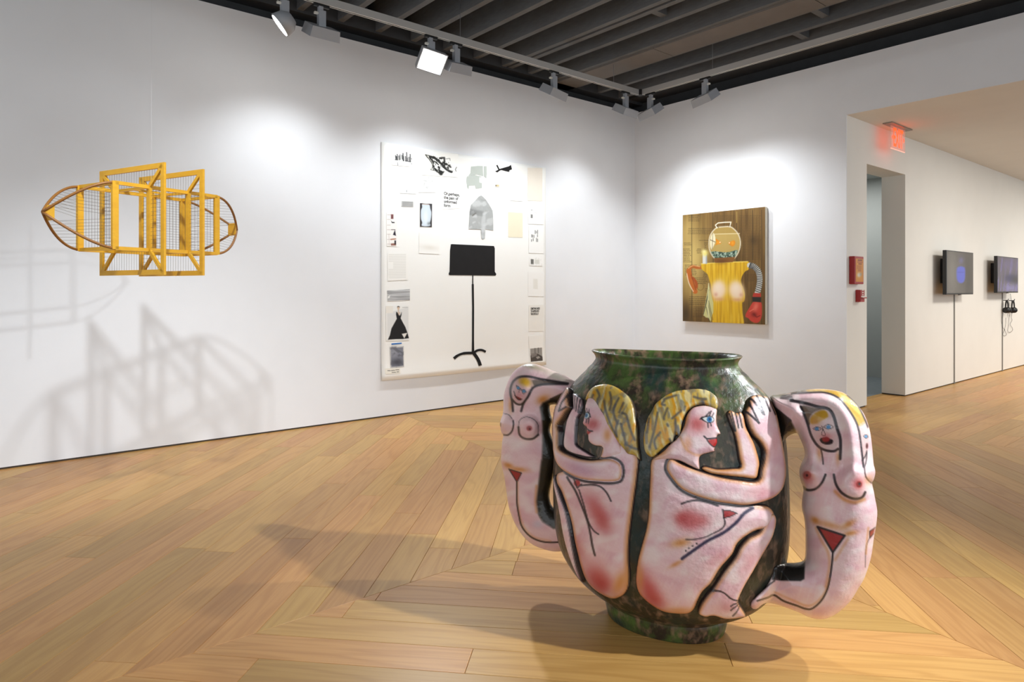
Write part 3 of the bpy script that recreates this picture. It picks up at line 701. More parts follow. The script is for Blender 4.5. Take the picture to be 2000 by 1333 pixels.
# ---- seated figure facing right
f2 = relief('seated_figure', [(1271, 900), (1269, 930), (1267.5, 960), (1266, 1000), (1262, 1030), (1254, 1060), (1246, 1090), (1242, 1118), (1242, 1140), (1248, 1158), (1262, 1173), (1280, 1186), (1300, 1195), (1325, 1198), (1345, 1197),
     (1357, 1188), (1365, 1170), (1374, 1154), (1390, 1138), (1407, 1110), (1430, 1083), (1440, 1062), (1457, 1047), (1478, 1036), (1500, 1035), (1511, 1015), (1508, 997), (1496, 986), (1478, 984), (1440, 975), (1380, 960), (1330, 935),
     (1318, 905), (1335, 893), (1310, 885), (1285, 886)], 0.046, 38,
     sk(31, orange=9) + [('blob', 1345, 1012, 26, 20, .2, BLUSH, .85, 1.5), ('blob', 1332, 1008, 12, 10, 0, RED, .5, 1.0), ('blob', 1372, 1013, 13, 11, 0, RED, .4, 1.0),
     ('blob', 1268, 1140, 18, 34, -.5, BLUSH, .95, 1.0), ('blob', 1280, 1164, 24, 16, .6, RED, .6, 1.0), ('blob', 1254, 1125, 7, 28, 0, ORANGE, .6, 1.0), ('blob', 1328, 1185, 30, 8, 0, ORANGE, .6, 1.0),
     ('blob', 1330, 1056, 18, 8, -.2, ORANGE, .8, 1.0), ('blob', 1322, 1096, 14, 4, -.5, ORANGE, .7, 1.0), ('blob', 1400, 1085, 26, 12, -.6, BLUSH, .25, 1.0),
     ('stroke', catmull([(1333, 1086), (1352, 1072), (1380, 1052), (1410, 1036), (1432, 1018), (1448, 1000), (1466, 990)], 4, False), (44, 40, 66), 3.0, 2.2, .9),
     ('stroke', catmull(C7([(485, 245), (540, 225), (620, 215), (720, 235), (809, 265)]), 4, False), INK, 1.7, 2.0, .9), ('stroke', catmull(C7([(525, 568), (600, 568), (700, 545), (760, 515)]), 4, False), INK, 1.1, 1.6, .9),
     ('edge', catmull(ARM2, 5), INK, 2.5, 2.0, .92), ('stroke', catmull(C8([(140, 210), (150, 280), (160, 340), (130, 390), (60, 430)]), 4, False), INK, 1.4, 1.6, .9),
     ('fill', C8([(148, 215), (210, 220), (272, 245), (215, 272), (150, 288)]), (172, 50, 50), 1.4, 1), ('edge', np.array(C8([(148, 215), (210, 220), (272, 245), (215, 272), (150, 288)])), INK, .9, 1.2, .9)]
     + [('disc', *p, 1.8, 1.8, INK, 1, .9) for p in C7([(522, 672), (550, 648), (585, 628), (618, 606)])], POT, label='seated pink figure in relief, facing the double-figure handle')
relief('shin_and_foot', [(1479, 1036), (1489, 1012), (1499, 1000), (1509, 1003), (1512, 1018), (1505, 1048), (1488, 1080), (1470, 1112), (1455, 1138), (1445, 1158), (1442, 1172), (1455, 1197), (1440, 1203), (1415, 1205), (1392, 1199), (1376, 1201),
     (1362, 1194), (1366, 1178), (1378, 1160), (1392, 1143), (1412, 1112), (1432, 1086), (1442, 1066), (1458, 1048)], 0.032, 16,
     sk(37, orange=7) + [('blob', 1458, 1090, 14, 26, .5, BLUSH, .3, 1.0), ('blob', 1408, 1180, 22, 12, 0, BLUSH, .3, 1.0), ('stroke', catmull(C8([(20, 1000), (90, 975), (150, 990), (210, 1040), (290, 1075)]), 4, False), INK, 1.4, 1.5, .9),
     ('stroke', C8([(300, 1085), (240, 1095), (215, 1112)]), INK, 1.3, 1.4, .9), ('stroke', C8([(298, 1100), (235, 1130), (215, 1150)]), INK, 1.3, 1.4, .9), ('stroke', C8([(300, 1120), (265, 1165), (232, 1200)]), INK, 1.3, 1.4, .9)], f2, 1.8, lift=0.01)
relief('face', C5([(560, 560), (600, 420), (680, 320), (820, 290), (950, 310), (1003, 350), (996, 440), (998, 520), (1020, 580), (1046, 640), (1042, 668), (1006, 682), (1004, 720), (1006, 765), (986, 815), (970, 855), (978, 882), (900, 906),
     (805, 935), (776, 985), (775, 1120), (640, 1070), (520, 1010), (380, 990), (220, 1000), (160, 980), (300, 870), (400, 770), (480, 700)]), 0.036, 15,
     sk(41, orange=4, oa=.45) + [('blob', *C5([(740, 540)])[0], 17, 14, 0, RED, .7, 1.0), ('blob', *C5([(590, 500)])[0], 6, 18, .3, ORANGE, .7, 1.0), ('blob', *C5([(300, 900)])[0], 18, 8, -.5, ORANGE, .6, 1.0),
      ('blob', *C5([(620, 780)])[0], 8, 14, 0, ORANGE, .5, 1.0), ('stroke', catmull(C5([(530, 700), (600, 840), (700, 910), (800, 930)]), 4, False), ORANGE, 2.0, 5.0, .55),
      ('fill', catmull(C5([(778, 468), (830, 442), (900, 440), (950, 465), (940, 510), (880, 525), (820, 500)]), 4), (34, 30, 34), 1.5, 1), ('fill', catmull(C5([(808, 468), (850, 454), (905, 450), (940, 470), (930, 505), (880, 516), (830, 492)]), 4), (228, 228, 222), 1.2, 1),
      ('disc', *C5([(892, 482)])[0], 5.0, 5.0, (48, 116, 170), 1.3, 1), ('disc', *C5([(895, 480)])[0], 2.0, 2.0, (20, 40, 70), 1.0, .8)]
     + [('stroke', C5(q), INK, 1.0, 1.3, .95) for q in ([(850, 440), (890, 395)], [(890, 438), (915, 380)], [(925, 445), (945, 405)], [(870, 525), (875, 575)], [(905, 522), (915, 560)], [(800, 455), (775, 480)])]
     + [('fill', C5([(868, 735), (930, 720), (1000, 712), (1000, 790), (950, 815), (900, 785)]), (186, 40, 36), 1.4, 1), ('stroke', catmull(C5([(825, 685), (860, 715), (920, 712), (1000, 702)]), 4, False), INK, 1.5, 1.6, .95),
        ('stroke', catmull(C5([(860, 730), (900, 785), (950, 818), (995, 800)]), 4, False), INK, 1.0, 1.4, .9)], f2, 1.5, lift=0.012, line=1.4)
hair('hair', C5([(1004, 350), (1022, 280), (1000, 200), (940, 140), (860, 100), (740, 85), (600, 95), (480, 110), (350, 160), (240, 240), (200, 280), (150, 370), (100, 460), (70, 570), (50, 700), (55, 820), (80, 900), (130, 950), (190, 960),
     (270, 890), (350, 820), (400, 780), (440, 770), (480, 680), (520, 730), (545, 620), (570, 500), (620, 385), (700, 325), (800, 305), (900, 330), (970, 365)]), 51, f2,
     [C5([(330, 260), (300, 300), (340, 310)]), C5([(250, 400), (210, 600), (150, 820)]), C5([(370, 350), (330, 450), (330, 480)]), C5([(470, 480), (470, 620), (430, 770), (400, 720)]), C5([(500, 560), (520, 720)]), C5([(800, 260), (830, 300)]),
      C5([(700, 210), (760, 230), (850, 240)]), C5([(370, 540), (380, 560)]), C5([(590, 330), (580, 370)]), C5([(230, 840), (210, 740), (280, 640)]), C5([(140, 470), (120, 640)]), C5([(540, 380), (430, 470)]), C5([(480, 190), (330, 240)])], -0.3)
relief('far_forearm', [(1418, 812), (1421, 803), (1428, 802), (1436, 806), (1446, 805), (1453, 815), (1457, 834), (1466, 852), (1474, 870), (1482, 900), (1481, 917), (1474, 936), (1445, 934), (1415, 931), (1385, 926), (1368, 916), (1376, 909), (1400, 914), (1430, 913),
     (1443, 911), (1440, 895), (1436, 870), (1431, 848), (1424, 830)], 0.022, 10,
     sk(55, orange=9, oa=.9) + [('stroke', C6(q), INK, 1.3, 1.4, .92) for q in ([(175, 380), (230, 620)], [(225, 380), (265, 580)], [(270, 390), (310, 575)], [(150, 400), (220, 620)])], f2, 1.6, lift=0.004)
relief('arm', ARM2, 0.036, 17,
     sk(61, orange=8) + [('blob', 1480, 960, 26, 14, 0, BLUSH, .25, 1.0), ('blob', 1500, 870, 10, 30, .2, BLUSH, .3, 1.0), ('blob', 1370, 935, 20, 10, .2, WHITEP, .8, 1.0)]
     + [('stroke', C6(q), INK, 1.7, 1.6, .95) for q in ([(395, 215), (540, 420)], [(470, 190), (556, 430)], [(540, 190), (620, 385)], [(610, 220), (690, 420)], [(345, 380), (490, 525)], [(390, 300), (490, 525)], [(385, 230), (400, 330)])], f2, 1.6, lift=0.016)

# ---- handles: figures bending over, standing in the plane of the long axis
def plane_s(Q):
    k = (Q[:, 0] - HX) / FPX
    return (PX0 * NX[0] + PY0 * NX[1]) / (k * NX[0] + NX[1])
def handle(name, poly, thick, R, ops, label, onto_belly, step=1.7, bump=None):
    P = catmull(poly, 4); Q, F, d = grid(P, step)
    sp = plane_s(Q); th = thick * np.sqrt(np.clip(1 - (1 - np.clip(d / R, 0, 1)) ** 2, 0, 1))
    front = sp - th
    if bump is not None: front = front - bump(Q) * np.clip(d / 6, 0, 1)
    if onto_belly is not None:
        sh, _ = hits(Q); x0, x1 = onto_belly
        w = np.clip((x1 - Q[:, 0]) / (x1 - x0), 0, 1); w = w * w * (3 - 2 * w)
        tgt = sh - 0.03 * np.sqrt(np.clip(d / 8, 0, 1)) + 0.008 * (d <= 0)
        front = np.where(np.isnan(sh), front, np.minimum(front, tgt) * w + front * (1 - w))
    back = sp + th
    D = raydir(Q); V1 = np.array([0, 0, EYE]) + D * front[:, None]; V2 = np.array([0, 0, EYE]) + D * back[:, None]
    rim = d <= 0; n = len(Q); bi = np.where(rim, np.arange(n), -1); nb = (~rim).sum(); bi[~rim] = n + np.arange(nb)
    V = np.concatenate([V1, V2[~rim]]); Fa = [tuple(f) for f in F] + [tuple(bi[f][::-1]) for f in F]
    allops = [o if not callable(o) else o(P) for o in ops]
    C = apply(Q, allops, PINK); C = np.concatenate([C, C[~rim]])
    o = mesh(name, cw_arr(V), Fa, M_SKIN, POT, True, lin(C)); o['label'] = label
    return o
H1 = lambda p: T(970, 700, 6.667, p)
H2 = lambda p: T(970, 890, 6.667, p)
left_out = H1([(1090, 330), (1000, 285), (900, 228), (780, 182), (640, 125), (520, 80), (440, 70), (340, 90), (260, 140), (190, 220), (140, 320), (105, 430), (88, 520), (88, 640), (80, 730), (55, 800), (42, 860), (60, 960), (85, 1010), (70, 1100), (60, 1250)]) + \
    H2([(58, 80), (80, 200), (105, 320), (130, 500), (155, 660), (200, 800), (260, 930), (350, 1060), (450, 1150), (560, 1205), (720, 1250), (850, 1250), (960, 1235), (1060, 1180), (1080, 950), (1000, 800), (860, 730), (800, 715), (740, 680), (700, 610), (690, 500), (720, 350), (760, 170), (785, 60)]) + \
    H1([(785, 1300), (770, 1200), (722, 1040), (692, 930), (722, 820), (702, 720), (692, 625), (740, 605), (800, 610), (900, 620), (1060, 560), (1130, 440)])
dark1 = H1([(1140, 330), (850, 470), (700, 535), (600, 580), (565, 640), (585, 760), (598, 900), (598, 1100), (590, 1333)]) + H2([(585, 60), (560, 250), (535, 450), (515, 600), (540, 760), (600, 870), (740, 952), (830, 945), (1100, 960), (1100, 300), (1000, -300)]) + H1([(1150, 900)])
B1 = [H1([(415, 905)])[0], H1([(130, 870)])[0]]
def bump1(Q):
    o = 0.028 * np.exp(-(((Q[:, 0] - B1[0][0]) / 19) ** 2 + ((Q[:, 1] - B1[0][1]) / 21) ** 2) ** 2) + 0.02 * np.exp(-(((Q[:, 0] - B1[1][0]) / 13) ** 2 + ((Q[:, 1] - B1[1][1]) / 19) ** 2) ** 2)
    f = H1([(310, 430)])[0]
    return o + 0.016 * np.exp(-(((Q[:, 0] - f[0]) / 18) ** 2 + ((Q[:, 1] - f[1]) / 25) ** 2) ** 2)
face1 = catmull(H1([(200, 370), (240, 290), (330, 255), (440, 270), (470, 330), (450, 430), (400, 530), (330, 595), (250, 585), (210, 520), (190, 440)]), 5)
handle('figure_handle', left_out, 0.075, 42, [
    ('noise', 24, 14, .2, 71, PINK2, .45, .9, .6), ('noise', 14, 20, 1.2, 72, WHITEP, .5, .9, .6),
    ('blob', *H1([(420, 90)])[0], 40, 6, .3, (150, 140, 110), .9, 1.0), ('blob', *H1([(800, 250)])[0], 30, 8, .35, (206, 198, 176), .8, 1.0),
    ('blob', *H1([(600, 540)])[0], 12, 8, -.4, ORANGE, .9, 1.0), ('blob', *H1([(180, 620)])[0], 4, 14, 0, ORANGE, .6, 1.0),
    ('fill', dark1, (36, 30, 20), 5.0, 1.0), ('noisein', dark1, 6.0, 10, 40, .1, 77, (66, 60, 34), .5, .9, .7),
    ('fill', catmull(H1([(450, 290), (560, 280), (760, 310), (900, 330), (800, 345), (620, 350), (500, 360), (470, 330)]), 4), (96, 78, 60), 3.0, .9),
    ('fill', face1, (206, 168, 166), 1.5, .7), ('blob', *H1([(370, 310)])[0], 13, 9, .4, (204, 156, 40), 1.0, 1.6), ('blob', *H1([(300, 480)])[0], 9, 9, 0, BLUSH, .4, 1.0)]
    + [('stroke', catmull(H1(q), 4, False), INK, wv, 2.0, .9) for q, wv in (
        ([(930, 330), (740, 300), (560, 270), (420, 240), (300, 245), (220, 300), (185, 380), (180, 460), (200, 560), (212, 690)], 2.2), ([(920, 340), (700, 335), (560, 350), (470, 390), (410, 500), (350, 590), (320, 690)], 2.2),
        ([(205, 540), (250, 590), (310, 605), (360, 570)], 1.8), ([(1010, 400), (850, 465), (700, 535)], 1.4), ([(90, 1000), (150, 1000), (200, 950), (220, 870), (215, 815)], 1.5), ([(285, 900), (300, 1000), (370, 1050), (470, 1050), (540, 1000)], 2.0))]
    + [('stroke', catmull(H1(q), 4, False), INK, .6, 1.1, .8) for q in ([(285, 890), (300, 810), (380, 765), (470, 790), (530, 850), (545, 930), (540, 1000)], [(90, 720), (160, 740), (200, 790)], [(310, 400), (285, 450)], [(315, 400), (345, 460)],
       [(255, 355), (290, 375), (305, 400)], [(255, 360), (275, 405), (300, 415)], [(330, 405), (370, 415), (380, 440)], [(330, 410), (345, 465), (380, 440)])]
    + [('disc', *H1([(280, 388)])[0], 3.2, 2.6, (70, 130, 170), 1.2, .95), ('disc', *H1([(355, 432)])[0], 3.2, 2.8, (70, 130, 170), 1.2, .95),
       ('fill', H1([(225, 435), (250, 490), (330, 530), (310, 555), (260, 530), (232, 490)]), (120, 34, 36), 1.2, 1), ('stroke', catmull(H1([(225, 430), (245, 500), (290, 545), (330, 535)]), 4, False), INK, .8, 1.2, .9),
       ('blob', *B1[0], 8, 8, 0, BLUSH, .4, 1.0), ('disc', *H1([(425, 915)])[0], 5.5, 5, (160, 76, 76), 2.0, .9), ('disc', *H1([(430, 922)])[0], 2.0, 2.0, (80, 34, 36), 1.2, .9), ('disc', *H1([(50, 865)])[0], 1.6, 4, (90, 50, 44), 1.2, .9),
       ('blob', *H1([(300, 1130)])[0], 24, 16, 0, WHITEP, .5, 1.0)]
    + [('blob', *H2([(150, 130)])[0], 10, 5, .3, ORANGE, .9, 1.0), ('blob', *H2([(290, 185)])[0], 18, 5, .1, ORANGE, .8, 1.0), ('fill', H2([(160, 180), (325, 230), (265, 350)]), (160, 44, 44), 1.6, 1),
       ('edge', np.array(H2([(160, 180), (325, 230), (265, 350)])), INK, 1.0, 1.4, .9), ('stroke', catmull(H2([(262, 345), (262, 480), (265, 620), (290, 780), (330, 930), (430, 1050), (560, 1115), (700, 1135), (880, 1125), (1000, 1110)]), 4, False), INK, 1.6, 1.6, .95),
       ('stroke', catmull(H2([(275, 350), (280, 620), (340, 900), (480, 1060), (700, 1115)]), 4, False), ORANGE, 1.4, 5.0, .4), ('stroke', catmull(H2([(520, 400), (505, 600), (520, 740)]), 4, False), ORANGE, 2.0, 5.0, .6),
       ('blob', *H2([(540, 900)])[0], 12, 8, 0, (208, 196, 206), .7, 1.0)], 'single pink figure bent over as a handle', None, bump=bump1)

K1 = lambda p: T(1500, 750, 5.795, p)
K2 = lambda p: T(1500, 970, 5.332, p)
right_out = [(1507, 784), (1504, 776), (1510, 772)] + K1([(120, 125), (300, 90), (480, 60), (620, 58), (760, 74), (860, 105), (950, 170), (1030, 260), (1100, 370), (1150, 520), (1175, 680), (1195, 900), (1215, 1000), (1196, 1090), (1178, 1125), (1200, 1230), (1212, 1300)]) + \
    K2([(1138, 150), (1130, 280), (1105, 420), (1080, 600), (1050, 720), (1000, 860), (930, 980), (860, 1090), (760, 1190), (660, 1255), (560, 1282), (440, 1265), (330, 1215), (200, 1165), (60, 1120)]) + \
    [(1493, 1180), (1477, 1191), (1466, 1186), (1470, 1172), (1488, 1155), (1500, 1140), (1508, 1122), (1512, 1106), (1526, 1099)] + K2([(220, 692), (300, 690), (370, 668), (387, 600), (388, 400), (380, 250), (352, 120)]) + \
    K1([(385, 1320), (400, 1190), (370, 1100), (355, 1010), (365, 930), (410, 830), (410, 740), (362, 620), (325, 560), (235, 590), (190, 640), (150, 690)]) + [(1521, 850), (1516, 822), (1511, 800)]
faceR = catmull(K1([(480, 470), (470, 380), (540, 310), (640, 290), (710, 340), (760, 440), (790, 560), (790, 680), (740, 750), (650, 760), (570, 710), (520, 620), (490, 550)]), 5)
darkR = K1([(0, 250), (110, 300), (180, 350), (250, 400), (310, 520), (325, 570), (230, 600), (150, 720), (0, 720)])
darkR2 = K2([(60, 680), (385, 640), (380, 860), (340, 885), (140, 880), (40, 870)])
BR = [K1([(480, 1080)])[0], K1([(960, 1140)])[0], K1([(1150, 1030)])[0]]
def bumpR(Q):
    o = 0.03 * np.exp(-(((Q[:, 0] - BR[0][0]) / 22) ** 2 + ((Q[:, 1] - BR[0][1]) / 24) ** 2) ** 2) + 0.035 * np.exp(-(((Q[:, 0] - BR[1][0]) / 30) ** 2 + ((Q[:, 1] - BR[1][1]) / 30) ** 2) ** 2)
    f = K1([(630, 540)])[0]; d, _ = seg_dist(Q, catmull(K1([(300, 150), (600, 160), (800, 250), (920, 450), (960, 700), (980, 950)]), 3, False)); e, _ = seg_dist(Q, catmull(K1([(60, 200), (300, 290), (420, 560), (480, 800), (480, 1000)]), 3, False))
    return o + 0.014 * np.exp(-(((Q[:, 0] - f[0]) / 26) ** 2 + ((Q[:, 1] - f[1]) / 36) ** 2) ** 2) + 0.022 * np.exp(-(d / 14) ** 2) + 0.02 * np.exp(-(e / 11) ** 2)
handle('figure_handle', right_out, 0.105, 58, [
    ('noise', 24, 14, .2, 81, PINK2, .45, .9, .55), ('noise', 14, 22, 1.2, 82, WHITEP, .45, .9, .75), ('noise', 3, 16, .2, 85, WHITEP, .55, 1.0, .35),
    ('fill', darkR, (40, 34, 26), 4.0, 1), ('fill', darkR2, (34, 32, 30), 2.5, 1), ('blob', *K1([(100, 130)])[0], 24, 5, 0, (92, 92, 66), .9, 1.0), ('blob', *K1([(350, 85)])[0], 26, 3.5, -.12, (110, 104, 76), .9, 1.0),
    ('fill', catmull(K1([(440, 70), (620, 62), (760, 78), (860, 110), (950, 175), (1030, 270), (1100, 400), (1110, 440), (1020, 480), (960, 380), (880, 240), (780, 140), (640, 100), (480, 95)]), 4), (196, 150, 50), 2.0, 1),
    ('noisein', catmull(K1([(440, 70), (620, 62), (760, 78), (860, 110), (950, 175), (1030, 270), (1100, 400), (1110, 440), (1020, 480), (960, 380), (880, 240), (780, 140), (640, 100), (480, 95)]), 4), 3.0, 26, 4, .8, 88, (214, 180, 90), .45, .7, .9),
    ('fill', catmull(K1([(380, 250), (520, 270), (640, 290), (560, 330), (490, 400), (470, 470), (420, 380)]), 4), (104, 84, 66), 2.5, .9),
    ('fill', faceR, (210, 182, 176), 1.6, .7), ('fill', catmull(K1([(490, 450), (480, 400), (540, 330), (640, 300), (680, 370), (600, 420), (540, 450)]), 4), (200, 148, 36), 3.5, .95), ('blob', *K1([(540, 430)])[0], 10, 6, -.2, (196, 140, 70), .7, 1.0),
    ('fill', catmull(K1([(1030, 480), (1110, 430), (1140, 560), (1130, 760), (1080, 860), (1050, 640)]), 4), (212, 178, 170), 2, .6)]
    + [('stroke', catmull(K1(q), 4, False), INK, wv, 2.0, .92) for q, wv in (
        ([(260, 190), (420, 220), (560, 260), (680, 285), (740, 360), (780, 500), (820, 640), (815, 850)], 3.0), ([(370, 260), (410, 350), (450, 460), (490, 590), (560, 700), (640, 750), (740, 765), (790, 740)], 2.4), ([(600, 745), (615, 820), (625, 910)], 1.4),
        ([(270, 110), (480, 100), (640, 100), (780, 150), (880, 250), (980, 400), (1030, 540), (1060, 760), (1080, 940)], 1.9), ([(900, 130), (1010, 240), (1090, 390), (1130, 490)], 1.5), ([(400, 1170), (450, 1205), (540, 1190), (610, 1120), (650, 1030)], 2.2),
        ([(745, 1030), (770, 1140), (840, 1240), (960, 1300), (1060, 1290), (1100, 1230)], 2.4), ([(1065, 870), (1100, 820), (1120, 760)], 1.0), ([(1120, 780), (1110, 880), (1090, 950)], 1.0), ([(1090, 950), (1110, 1060), (1170, 1125)], 1.3), ([(0, 215), (110, 295), (200, 370), (260, 420)], 1.5),
        ([(150, 150), (270, 150)], 1.0), ([(160, 135), (270, 125)], 1.0), ([(140, 165), (280, 175)], 1.0))]
    + [('stroke', catmull(K1(q), 4, False), INK, .6, 1.1, .85) for q in ([(610, 480), (620, 520), (605, 575), (650, 585), (625, 515)], [(510, 510), (550, 490), (605, 508), (560, 532), (510, 510)], [(630, 490), (680, 460), (740, 490), (680, 515), (630, 490)], [(1080, 595), (1105, 575), (1135, 600), (1105, 618), (1080, 595)])]
    + [('disc', *K1([(552, 510)])[0], 4.2, 3.4, (70, 132, 180), 1.2, .95), ('disc', *K1([(684, 490)])[0], 4.4, 3.8, (70, 132, 180), 1.2, .95), ('disc', *K1([(1108, 597)])[0], 3.0, 3.0, (90, 140, 180), 1.2, .9),
       ('blob', *K1([(660, 600)])[0], 14, 8, 0, BLUSH, .55, 1.0), ('fill', catmull(K1([(585, 630), (620, 610), (700, 625), (735, 640), (725, 680), (660, 690), (605, 670)]), 4), (44, 30, 34), 1.4, 1), ('fill', catmull(K1([(610, 620), (660, 600), (700, 625), (680, 655), (630, 655)]), 4), (150, 44, 46), 2.0, 1),
       ('disc', *K1([(1120, 705)])[0], 2.4, 5.5, (86, 40, 40), 1.6, .9),
       ('blob', *K1([(450, 1060)])[0], 12, 13, 0, RED, .55, 1.0), ('disc', *K1([(440, 1035)])[0], 8.5, 8, (176, 84, 76), 2.5, .8), ('disc', *K1([(440, 1038)])[0], 2.6, 2.6, (70, 36, 36), 1.4, .9),
       ('blob', *K1([(1020, 1140)])[0], 11, 12, 0, RED, .8, 1.0), ('disc', *K1([(1032, 1140)])[0], 5.6, 6, (130, 48, 42), 2.2, .85), ('disc', *K1([(1036, 1135)])[0], 2.4, 2.6, (56, 34, 36), 1.4, .9),
       ('blob', *K1([(580, 800)])[0], 5, 14, 0, ORANGE, .5, 1.0), ('blob', *K1([(790, 840)])[0], 4, 14, 0, ORANGE, .5, 1.0), ('stroke', catmull(K1([(760, 1220), (860, 1310), (980, 1345), (1090, 1310)]), 4, False), ORANGE, 2.5, 6.0, .7), ('blob', *K1([(1140, 1090)])[0], 8, 10, 0, ORANGE, .5, 1.0)]
    + [('blob', *K2([(490, 250)])[0], 9, 6, .6, ORANGE, .9, 1.0), ('blob', *K2([(640, 300)])[0], 30, 7, .25, ORANGE, .6, 1.0), ('blob', *K2([(840, 290)])[0], 14, 6, -.5, ORANGE, .8, 1.0), ('blob', *K2([(860, 385)])[0], 14, 5, -.2, ORANGE, .8, 1.0),
       ('stroke', catmull(K2([(500, 330), (560, 470), (620, 570), (640, 720), (600, 940)]), 4, False), ORANGE, 2.0, 6.0, .55), ('stroke', catmull(K2([(830, 450), (760, 560), (700, 660)]), 4, False), ORANGE, 2.0, 6.0, .5),
       ('fill', K2([(515, 318), (800, 410), (675, 585)]), (164, 52, 50), 1.8, 1), ('edge', np.array(K2([(515, 318), (800, 410), (675, 585)])), INK, 2.0, 1.8, .92), ('fill', K2([(1060, 365), (1118, 325), (1100, 390), (1060, 440)]), (160, 52, 50), 1.6, 1),
       ('stroke', K2([(1118, 325), (1060, 365), (1058, 440), (1100, 390)]), INK, 1.0, 1.4, .9), ('stroke', catmull(K2([(1050, 450), (1020, 540), (1015, 740)]), 4, False), INK, .7, 1.4, .8), ('stroke', catmull(K2([(1045, 330), (1030, 470), (1020, 600)]), 4, False), ORANGE, 1.6, 4.0, .6),
       ('stroke', catmull(K2([(675, 580), (668, 680), (650, 820), (620, 960), (560, 1080), (470, 1165), (400, 1175), (300, 1140), (160, 1090), (65, 1030), (0, 1055), (-110, 1090)]), 4, False), INK, 1.8, 1.8, .95),
       ('stroke', catmull(K2([(640, 860), (590, 1000), (500, 1110), (400, 1140), (250, 1080), (70, 1000)]), 4, False), ORANGE, 1.5, 5.0, .5), ('stroke', catmull(K2([(70, 880), (0, 930), (-100, 1010), (-150, 1070)]), 4, False), INK, 1.4, 1.6, .9),
       ('blob', *K2([(220, 990)])[0], 16, 10, 0, (204, 158, 176), .6, 1.0), ('blob', *K2([(600, 1190)])[0], 30, 10, -.3, PINK2, .5, 1.0)], 'broad pair of pink figures bent over as a handle', (1500, 1556), bump=bumpR)
# ------------------------------------------------------------------ hanging yellow frame, like two box kites on one spindle
KH = 0.65
ka = np.array([0.48, 0.877]); ka /= np.hypot(*ka); kb = np.array([ka[1], -ka[0]])          # spindle direction (away), frame direction (right and near)
K0 = np.array([-3.467, 6.09]) * KH; KZ = EYE + 0.624 * KH
def KP(a, b, c):                                          # a along the spindle, b across, c up, all in frame heights
    p = K0 + (ka * a + kb * b) * KH; return Vector(c2w(p[0], p[1], KZ + c * KH))
M_YEL = noisy('ochre_stained_wood', (222, 168, 38), (206, 146, 24), 14.0, 0.45, 0.15, 60.0, stretch=(1, 1, 3))
M_BENT = noisy('brown_bent_lath', (150, 100, 44), (126, 80, 32), 14.0, 0.5)
M_STR = mat('dark_string', (96, 84, 62), 0.8)
kc = KP(0.19, 0, 0)
KITE = thing('kite_frame_sculpture', 'hanging yellow wooden frame sculpture of two strung squares on a boat-shaped spindle', 'sculpture', (kc.x, kc.y, KZ - 0.5 * KH))
BW, BT = 0.030, 0.014
up = Vector((0, 0, 1)); av = (KP(1, 0, 0) - KP(0, 0, 0)).normalized(); bv = (KP(0, 1, 0) - KP(0, 0, 0)).normalized()
FO, FI, FZ0, FZ1 = 0.485, 0.262, -0.27, 0.29
for a in (0.0, 0.383):
    fr = bpy.data.objects.new('square_frame', None); COL.objects.link(fr); fr.parent = KITE
    w2 = BW / KH / 2
    for s in (-1, 1):
        MB().bar(KP(a, s * (FO - w2), -0.493), KP(a, s * (FO - w2), 0.493), BT, BW, bv).build('post', M_YEL, fr)
        MB().bar(KP(a, -FO + 2 * w2, s * (0.493 - w2)), KP(a, FO - 2 * w2, s * (0.493 - w2)), BT, BW, up).build('rail', M_YEL, fr)
        MB().bar(KP(a, s * FI, FZ0), KP(a, s * FI, FZ1), BT * 1.2, BW, bv).build('inner_post', M_YEL, fr)
    for s in (-1, 1):
        for zz, zo in ((FZ1, 0.475), (FZ0, -0.475)):
            MB().bar(KP(a, s * FI, zz), KP(a, s * (FO - w2), zo), BT, BW * .7, up).build('diagonal_brace', M_YEL, fr)
    st = MB(); R = 0.0007
    for k in range(25):                                   # upper and lower fans
        b = -FO + 0.03 + (2 * FO - 0.06) * k / 24; lim = 0.0 if abs(b) <= FI else (abs(b) - FI) / (FO - FI)
        st.tube([KP(a, b, FZ1 + lim * (0.47 - FZ1)), KP(a, b, 0.475)], R, 4, False); st.tube([KP(a, b, FZ0 + lim * (-0.47 - FZ0)), KP(a, b, -0.475)], R, 4, False)
    for k in range(27):
        c = -0.46 + 0.92 * k / 26
        lim = 0.0 if FZ0 <= c <= FZ1 else ((c - FZ1) / (0.475 - FZ1) if c > 0 else (FZ0 - c) / (0.475 + FZ0))
        for s in (-1, 1): st.tube([KP(a, s * (FI + lim * (FO - FI)), c), KP(a, s * (FO - 0.02), c)], R, 4, False)
    st.build('strings', M_STR, fr)
A0, A1 = -0.308, 0.691
for s in (-1, 1):
    for c in (FZ0, FZ1):
        MB().bar(KP(A0, s * FI, c), KP(A1, s * FI, c), 0.018, 0.02, up).build('long_rail', M_YEL, KITE)
for a in (A0, A1):
    for s in (-1, 1): MB().bar(KP(a, s * FI, FZ0 - .01), KP(a, s * FI, FZ1 + .01), 0.018, 0.034, av).build('end_post', M_YEL, KITE)
    for c in (FZ0, FZ1): MB().bar(KP(a, -FI, c), KP(a, FI, c), 0.016, 0.02, up).build('cross_rail', M_YEL, KITE)
for a in (0.0, 0.383):
    for c in (FZ0, FZ1): MB().bar(KP(a, -FI, c), KP(a, FI, c), 0.014, 0.016, up).build('cross_rail', M_YEL, KITE)
def rib_pt(end, s, c, t):
    a = A0 - t * 0.433 if end < 0 else A1 + t * 0.45
    q = 1 - t ** 1.75
    return a, s * FI * q, 0.01 + (c - 0.01) * q
